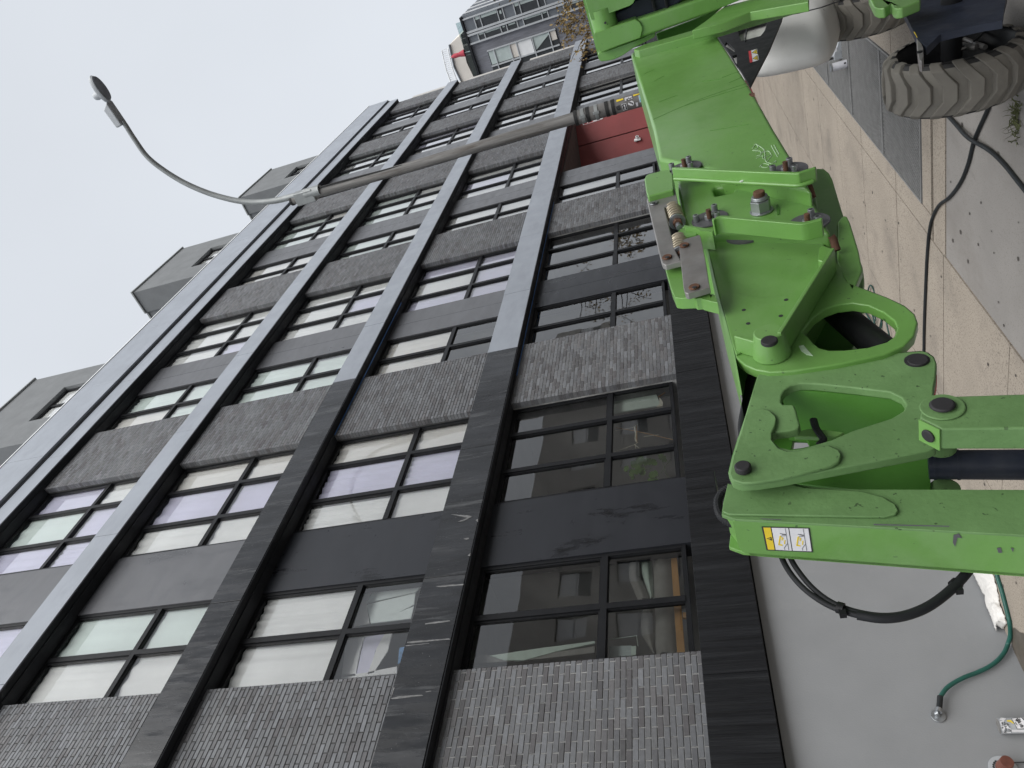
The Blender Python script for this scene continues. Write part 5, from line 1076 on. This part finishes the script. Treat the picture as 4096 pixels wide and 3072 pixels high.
# sawn pipe stub covered in stickers
pb, pe = wallp(ZF(255, 460), 0.055), wallp(ZF(1400, 430), 0.055); rr = (wallp(ZF(250, 230), 0.055) - wallp(ZF(320, 660), 0.055)).length / 2 * 0.93
st = thing('standpipe', Vector((pe.x, pe.y, gz(pe.x))), 'grey pipe stub with scrawled stickers standing against the grey plinth', 'pipe')
dd = (pe - pb).normalized()
MB().tube([pb, pe, pe + (pe - pb) * 1.5], rr, 26).obj('pipe', K['lampgrey'], st, smooth=40)
MB().tube([pb - dd * 0.001, pb - dd * 0.003], rr * 0.96, 26).obj('pipe_end', K['wood'], st, smooth=40)
def onpipe(p, up):
    d = RM @ np.array([p[0] - CX, p[1] - CY, F_PX]); d = d / np.linalg.norm(d); o_ = np.array([0, 0, CZ]) - np.array(pb); a_ = np.array(dd)
    dp = d - a_ * d.dot(a_); op = o_ - a_ * o_.dot(a_); A_ = dp.dot(dp); B2 = 2 * dp.dot(op); C2 = op.dot(op) - (rr + up) ** 2; disc2 = max(0, B2 * B2 - 4 * A_ * C2)
    return Vector(np.array([0, 0, CZ]) + d * (-B2 - math.sqrt(disc2)) / (2 * A_))
def pipest(name, pts, m, up=0.002, fn=onpipe, f=ZF, par=None, sub=5):
    o_ = []
    for i in range(len(pts)):
        a_, b_ = pts[i], pts[(i + 1) % len(pts)]
        for k in range(sub): o_.append((a_[0] + (b_[0] - a_[0]) * k / sub, a_[1] + (b_[1] - a_[1]) * k / sub))
    P = [fn(f(*p), up) for p in o_]; c_ = fn(f(sum(p[0] for p in pts) / len(pts), sum(p[1] for p in pts) / len(pts)), up); b = MB(); n = len(P)
    b.add(P + [c_], [(i, (i + 1) % n, n) for i in range(n)]); return b.obj(name, K[m], par or st, smooth=60)
for pts, m, u in (([(280, 325), (380, 320), (560, 520), (605, 540), (605, 650), (380, 660)], 'labelwhite', .002), ([(310, 215), (450, 235), (460, 260), (385, 320), (270, 270)], 'labelwhite', .002), ([(605, 235), (900, 205), (1010, 300), (1010, 540), (775, 550), (700, 390)], 'ink', .002), ([(620, 245), (890, 218), (1005, 330), (1010, 525), (785, 535), (715, 390)], 'labelwhite', .003), ([(485, 290), (600, 290), (690, 390), (650, 385), (560, 330), (490, 330)], 'yellow', .003), ([(620, 560), (1000, 570), (1000, 640), (630, 640)], 'labelwhite', .0015)):
    pipest('sticker', pts, m, u)
def scrawl(seqs, w_, f, fn, up, par, m='ink'):
    for s_ in seqs: MB().tube([fn(f(*p), up) for p in s_], w_, 5).obj('lettering', K[m], par)
scrawl([[(730, 300), (790, 235)], [(760, 320), (840, 250)], [(745, 265), (775, 300)], [(780, 330), (850, 300), (800, 370), (870, 350)], [(810, 385), (885, 330), (840, 300)], [(830, 420), (900, 390), (860, 450), (930, 430)], [(860, 470), (960, 440), (880, 500), (950, 490), (915, 420)], [(720, 340), (775, 430), (730, 380)],
        [(330, 370), (370, 360)], [(350, 350), (350, 420)], [(330, 450), (380, 455)], [(335, 490), (380, 500)], [(335, 520), (375, 520)], [(400, 340), (440, 420), (395, 420), (470, 400)], [(410, 480), (470, 450), (430, 540), (490, 530)], [(420, 570), (480, 560), (440, 610), (460, 650)], [(390, 640), (440, 640)], [(520, 540), (600, 580)], [(530, 600), (600, 620), (560, 560)], [(480, 380), (540, 440), (500, 430)], [(560, 470), (575, 490)]], 0.0021, ZF, onpipe, 0.004, st)
fc = wallp(ZF(380, 1690), 0.0)
fd = thing('fire_connection', fc, 'red brown fire hose connection with round grey plate at the plinth edge', 'fire connection')
rp = (wallp(ZF(380, 1690), 0) - wallp(ZF(300, 1330), 0)).length
MB().cyl(fc + Vector((0, -0.001, 0)), fc + Vector((0, -0.012, 0)), rp, 40).obj('wall_plate', K['lampgrey'], fd, smooth=40, bevel=0.003)
K['rubyred'] = mat('faded red brass', (0.15, 0.052, 0.036), 0.3, 12, 0.5)
MB().lathe(fc + Vector((0, -0.012, 0)), (-0.1, -1, -0.15), [(0, rp * 0.55), (0.02, rp * 0.56), (0.05, rp * 0.5), (0.11, rp * 0.46)], 22).obj('connection_body', K['rubyred'], fd, smooth=40)
for i in range(9):
    a = 0.55 + i * 0.28; MB().cyl(fc + Vector((rp * 0.64 * math.cos(a), -0.012, rp * 0.64 * math.sin(a))), fc + Vector((rp * 0.64 * math.cos(a), -0.0135, rp * 0.64 * math.sin(a))), 0.008, 10).obj('plate_hole', K['ink'], fd)
MB().tube([wallp(ZF(560, 1520), 0.02), wallp(ZF(760, 1500), 0.015), wallp(ZF(1100, 1490), 0.012)], 0.004, 6).obj('chain', K['ink'], fd)
# camera on the red wall, sign behind the pole, pole stickers
sc_ = onred(T(0, 1)(1918, 903), 0.03)
cmr = thing('security_camera', sc_, 'small white box camera fixed to the dark red wall', 'camera')
MB().box(sc_ + Vector((-0.09, -0.02, -0.10)), sc_ + Vector((0.09, 0.028, 0.10))).obj('camera_plate', K['white'], cmr, bevel=0.02)
MB().cyl(sc_ + Vector((0, -0.02, 0.0)), sc_ + Vector((-0.03, -0.10, -0.01)), 0.05, 16).obj('camera_head', K['white'], cmr, smooth=40); MB().cyl(sc_ + Vector((-0.03, -0.10, -0.01)), sc_ + Vector((-0.031, -0.104, -0.01)), 0.03, 14).obj('camera_lens', K['ink'], cmr)
ZS = W(2280, 320, 340 / 2212)
sg = thing('wall_sign', onred(ZS(600, 1070), 0.01), 'red and white notice with rounded border on the red wall, half hidden by the pole', 'sign')
SB = [(335, 1182), (868, 1012), (815, 800), (285, 970)]
def sgp(name, pts, m, off, r=0):
    P = [onred(ZS(*q), off) for q in pts]; MB().prism(rnd(P, r) if r else P, RN * 0.003).obj(name, K[m], sg)
sgp('sign_border', SB, 'labelwhite', 0.006, 0.06); sgp('sign_face', [(352, 1165), (848, 1005), (800, 812), (305, 968)], 'redlabel', 0.010, 0.05)
cc_ = (475, 1040); MB().tube([onred(ZS(cc_[0] + 82 * math.cos(6.283 * i / 24), cc_[1] + 66 * math.sin(6.283 * i / 24) - 25 * math.cos(6.283 * i / 24)), 0.014) for i in range(25)], 0.014, 6).obj('sign_circle', K['labelwhite'], sg)
sgp('sign_print', [(595, 1080), (745, 1035), (700, 1005), (590, 1035)], 'labelwhite', 0.014); sgp('sign_print', [(745, 1035), (840, 1005), (830, 950), (800, 960)], 'labelwhite', 0.014)
def onpole(p, up):
    d = RM @ np.array([p[0] - CX, p[1] - CY, F_PX]); A_ = d[0] ** 2 + d[1] ** 2; ox, oy = -PX, -PY_; B2 = 2 * (d[0] * ox + d[1] * oy); C2 = ox * ox + oy * oy - (0.120 + up) ** 2
    t = (-B2 - math.sqrt(max(0, B2 * B2 - 4 * A_ * C2))) / (2 * A_); return Vector((d[0] * t, d[1] * t, d[2] * t + CZ))
PY_ = 3.25
K['skyblue'] = mat('pale blue sticker', (0.22, 0.50, 0.62), 0.1, 20, 0.5)
for pts, m, u in (([(1200, 520), (1380, 475), (1390, 510), (1215, 570)], 'yellow', .003), ([(1640, 385), (1830, 340), (1825, 360), (1650, 425)], 'yellow', .003), ([(1420, 465), (1600, 415), (1625, 490), (1430, 540)], 'can', .003), ([(1780, 410), (1910, 365), (1955, 545), (1815, 585)], 'labelwhite', .003), ([(1790, 418), (1902, 378), (1942, 538), (1822, 574)], 'skyblue', .004), ([(1190, 700), (1290, 650), (1320, 770), (1240, 795)], 'ink', .003), ([(1340, 630), (1460, 605), (1500, 760), (1385, 795)], 'labelwhite', .003), ([(1350, 640), (1452, 617), (1488, 752), (1392, 782)], 'ink', .004), ([(1505, 630), (1540, 570), (1610, 540), (1660, 570), (1670, 630), (1640, 665), (1570, 665)], 'labelwhite', .004), ([(1705, 590), (1765, 580), (1775, 680), (1730, 690)], 'can', .003), ([(1890, 600), (1970, 575), (1980, 620), (1900, 640)], 'skyblue', .003)):
    pipest('sticker', pts, m, u, onpole, ZS, lp)
scrawl([[(1545, 575), (1560, 610), (1545, 600), (1570, 590), (1550, 575)], [(1580, 580), (1595, 610), (1575, 605), (1590, 585)], [(1605, 590), (1635, 640), (1610, 620), (1630, 600), (1605, 590)], [(1230, 755), (1300, 745)], [(1395, 650), (1430, 750)], [(1410, 700), (1440, 740), (1450, 690)], [(1840, 410), (1880, 480), (1860, 530)], [(1450, 490), (1480, 520), (1520, 460), (1560, 500), (1590, 450)]], 0.006, ZS, onpole, 0.008, lp)
scrawl([[(1395, 680), (1420, 650), (1430, 700), (1440, 750), (1420, 740)]], 0.008, ZS, onpole, 0.008, lp, 'labelwhite')
# ================================================================ things inside the lower windows
K['mint'] = mat('mint cloth', (0.56, 0.66, 0.58), 0.08, 8, 0.9)
K['rope'] = mat('cream rope', (0.66, 0.64, 0.52), 0.1, 20, 0.9)
K['pine'] = mat('orange pine', (0.48, 0.26, 0.09), 0.12, 4, 0.6)
K['drape'] = mat('grey linen drape', (0.25, 0.245, 0.225), 0.12, 6, 0.9, bump=0.1, bscale=20)
K['plant'] = mat('house plant leaf', (0.09, 0.17, 0.03), 0.3, 5, 0.45)
YI = 6.30
ZA = W(2100, 1500, 700 / 2212)
def inner(f, pts, Y=YI): return [onY(f(*p), Y) for p in pts]
o_ = inner(ZA, [(1115, 290), (1640, 205), (1670, 260), (1700, 340), (1690, 385), (1110, 480)]); rc2 = thing('rolled_cloth', o_[0], 'mint green cloth hung behind the small pane below the brick corner', 'cloth')
b = MB(); b.prism(o_, (0, 0.03, 0)); b.obj('cloth', K['mint'], rc2, bevel=0.008)
MB().prism(inner(ZA, [(1700, 280), (1740, 340), (1735, 390), (1660, 400), (1695, 370)]), (0, 0.03, 0)).obj('cloth_end', K['rope'], rc2); MB().tube(inner(ZA, [(1690, 275), (1850, 170)]), 0.007, 6).obj('stick', K['pine'], rc2)
rh = thing('rope_hanger', inner(ZA, [(1400, 760)])[0], 'cream rope wall hanger tied to short wooden rod behind the glass', 'hanging')
MB().tube(spline(inner(ZA, [(1385, 660), (1400, 740), (1395, 800), (1410, 850)]), 5), 0.011, 8).obj('rope_bundle', K['rope'], rh, smooth=60); MB().tube(inner(ZA, [(1412, 640), (1416, 860)]), 0.005, 6).obj('rod', K['pine'], rh)
for s_ in ([(1140, 705), (1360, 665), (1420, 625), (1460, 610)], [(1120, 975), (1380, 885), (1430, 850)], [(1390, 880), (1400, 930)], [(1390, 880), (1440, 925)], [(1370, 660), (1420, 640)], [(1500, 780), (1690, 755)]): MB().tube(inner(ZA, s_), 0.004, 5).obj('rope', K['rope'], rh)
for s_ in ([(1150, 665), (1450, 720), (1900, 825)],): MB().tube(inner(ZA, s_), 0.0045, 5).obj('rope', K['pine'], rh)
hpnt = thing('house_plant', inner(ZA, [(1500, 1300)])[0], 'leafy green house plant behind the lowest small pane of the three wide window', 'plant')
rl = random.Random(21)
def leafshape(c, ang, s, Y, nm='leaf'):
    pts = [(0, 0), (0.25, 0.28), (0.5, 0.36), (0.62, 0.2), (0.7, 0.34), (0.9, 0.22), (1.0, 0), (0.9, -0.22), (0.7, -0.34), (0.62, -0.18), (0.5, -0.36), (0.25, -0.28)]
    P = []
    for x, y in pts: P.append((c[0] + s * (x * math.cos(ang) - y * math.sin(ang)), c[1] + s * (x * math.sin(ang) + y * math.cos(ang))))
    b = MB(); b.prism(inner(ZA, P, Y), (0.0, 0.003, 0.0)); return b.obj(nm, K['plant'], hpnt)
for c, a, s in (((1330, 1090), 0.6, 150), ((1400, 1070), 0.2, 170), ((1450, 1140), 1.2, 140), ((1520, 1090), 0.1, 130), ((1560, 1280), -0.4, 130), ((1660, 1270), 2.4, 140), ((1340, 1320), -0.8, 60), ((1680, 1010), 0.5, 120), ((1350, 1180), 1.6, 110), ((1480, 1180), 2.6, 120), ((1600, 1060), 0.9, 100), ((1720, 1060), 0.3, 80), ((1580, 1330), 0.1, 110), ((1300, 1140), 2.0, 90)): leafshape(c, a, s, YI + rl.uniform(-0.02, 0.06))
for s_ in ([(1700, 1020), (1760, 1150), (1780, 1240), (1850, 1340)], [(1840, 1070), (1770, 1160), (1720, 1240)], [(1650, 1200), (1700, 1300)], [(1520, 1200), (1600, 1180)]): MB().tube(spline(inner(ZA, s_), 5), 0.003, 5).obj('stem', K['plant'], hpnt)
ss = thing('sill_cloth', inner(ZA, [(1100, 1420)])[0], 'narrow pale mint strip of cloth along the sill below the house plant', 'cloth'); MB().prism(inner(ZA, [(1092, 1408), (1755, 1318), (1760, 1362), (1095, 1452)]), (0, 0.02, 0)).obj('strip', K['mint'], ss)
wf = thing('wooden_frame', inner(T(2, 1), [(2160, 600)])[0], 'orange pine furniture rail behind the small panes beside the brick', 'furniture')
MB().prism(inner(T(2, 1), [(2135, 300), (2172, 296), (2200, 600), (2225, 905), (2175, 910), (2155, 620)]), (0, 0.03, 0)).obj('rail', K['pine'], wf)
T22_ = T(2, 2); MB().prism(inner(T22_, [(0, 650), (52, 648), (54, 680), (0, 684)]), (0, 0.03, 0)).obj('rail', K['pine'], wf)
dr = thing('linen_drape', inner(T(2, 1), [(2070, 600)])[0], 'crumpled grey linen bolster and drape beside the pine rail', 'drape')
def drape(P0, P1, name, m, Y):                # hanging cloth between two traced edges, with folds in depth
    vs = []; fs = []; n = 10; mrow = len(P0)
    for a_, b_ in zip(P0, P1):
        for j in range(n + 1):
            v = j / n; p = onY(T(2, 1)(a_[0] + (b_[0] - a_[0]) * v, a_[1] + (b_[1] - a_[1]) * v), Y); vs.append(p + Vector((0, 0.035 - 0.06 * math.sin(v * math.pi) + 0.008 * math.sin(v * 14 + a_[1] * 0.02), 0)))
    for i in range(mrow - 1):
        for j in range(n): q = i * (n + 1) + j; fs.append((q, q + 1, q + n + 2, q + n + 1))
    b = MB(); b.add(vs, fs); return b.obj(name, K[m], dr, smooth=180)
drape([(2015, 310), (2020, 420), (2025, 560), (2030, 700), (2030, 850), (2035, 920)], [(2130, 300), (2145, 420), (2150, 560), (2155, 700), (2165, 850), (2170, 915)], 'drape', 'drape', YI + 0.04)
drape([(1855, 320), (1860, 420), (1900, 520), (1925, 570)], [(1930, 315), (1935, 420), (1985, 520), (2000, 560)], 'bolster', 'drape', YI + 0.03)
drape([(1930, 315), (1940, 380), (1970, 470), (2000, 560)], [(2010, 310), (2010, 380), (2020, 470), (2025, 560)], 'drape', 'mint', YI + 0.06)
drape([(1950, 610), (1935, 700), (1940, 780), (2020, 910)], [(2025, 600), (2030, 700), (2030, 780), (2032, 910)], 'drape', 'drape', YI + 0.05)
wc_ = thing('white_cloth', inner(T(2, 1), [(1300, 900)])[0], 'long pale cloth lying across the low left pane above the brick', 'cloth')
MB().prism(inner(T(2, 1), [(960, 930), (1300, 880), (1640, 836), (1640, 850), (1400, 900), (1180, 960), (1060, 960)]), (0, 0.02, 0)).obj('cloth', K['mint'], wc_); MB().prism(inner(T(2, 1), [(840, 960), (930, 920), (1000, 945), (1100, 960), (1400, 905), (1640, 870), (1640, 910), (1300, 950), (830, 985)], YI + 0.01), (0, 0.02, 0)).obj('cloth', K['drape'], wc_)
tb_ = thing('clear_box', inner(T(2, 1), [(1800, 880)])[0], 'pale translucent storage box on the sill in the lower right pane', 'box')
MB().prism(inner(T(2, 1), [(1735, 870), (1880, 865), (1880, 930), (1735, 940)]), (0, 0.05, 0)).obj('box', K['mintglass'], tb_); MB().prism(inner(T(2, 1), [(1878, 870), (1908, 866), (1908, 925), (1878, 930)], YI - 0.01), (0, 0.02, 0)).obj('lid', K['mint'], tb_); MB().tube(inner(T(2, 1), [(1735, 826), (1912, 802), (1922, 870)]), 0.004, 5).obj('rim', K['mint'], tb_)
# second storey, nearest window: drapes pulled aside, small picture
gd_ = thing('pulled_curtain', inner(T(2, 1), [(300, 600)])[0], 'pale green curtain pulled diagonally aside in the second storey window', 'curtain')
def dcloth(seqs, m, par, Y):
    for s_ in seqs: MB().prism(inner(T(2, 1), s_, Y), (0, 0.015, 0)).obj('fold', K[m], par)
dcloth([[(150, 490), (210, 485), (160, 580), (180, 720), (80, 740)]], 'curtainD', gd_, YI + 0.03); dcloth([[(215, 490), (520, 450), (520, 480), (480, 520), (160, 590), (190, 540)], [(165, 600), (480, 525), (470, 600), (350, 660), (190, 720)], [(190, 722), (470, 610), (450, 690), (200, 720)]], 'curtainC', gd_, YI + 0.04)
dcloth([[(40, 800), (330, 770), (420, 760), (270, 780), (60, 830)], [(30, 830), (150, 805), (120, 900), (90, 1060), (0, 1070)], [(280, 790), (330, 780), (300, 900), (210, 1040), (170, 1050), (230, 880)], [(0, 1060), (160, 1040), (360, 1000), (360, 1045), (0, 1080)]], 'curtainA', gd_, YI + 0.03); dcloth([[(150, 810), (290, 785), (220, 900), (180, 1045), (95, 1055), (130, 900)]], 'curtainB', gd_, YI + 0.045)
K['picture'] = mat('blue picture card', (0.16, 0.34, 0.62), 0.5, 14, 0.6)
tag(MB().prism(inner(T(2, 1), [(375, 880), (415, 872), (400, 960), (365, 985)], YI), (0, 0.01, 0)).obj('picture_card', K['picture'], loc=inner(T(2, 1), [(390, 930)], YI)[0]), 'small blue picture card beside the pulled curtain on second storey', 'card')

# damp patch at the foot of the wall
K['damp'] = mat('damp dark paving', (0.10, 0.085, 0.068), 0.2, 3, 0.45, dirt=(0.14, 0.12, 0.10), dscale=5)
dm = MB(); dm.add([onG(ZC(*p), 0.0035) for p in ((600, 960), (640, 870), (690, 900), (740, 950), (800, 960), (860, 1050), (1000, 1300), (1100, 1800), (900, 1900), (790, 1640), (690, 1420), (610, 1250))], [tuple(range(12))]); stuff(dm.obj('damp_patch', K['damp'], pave))
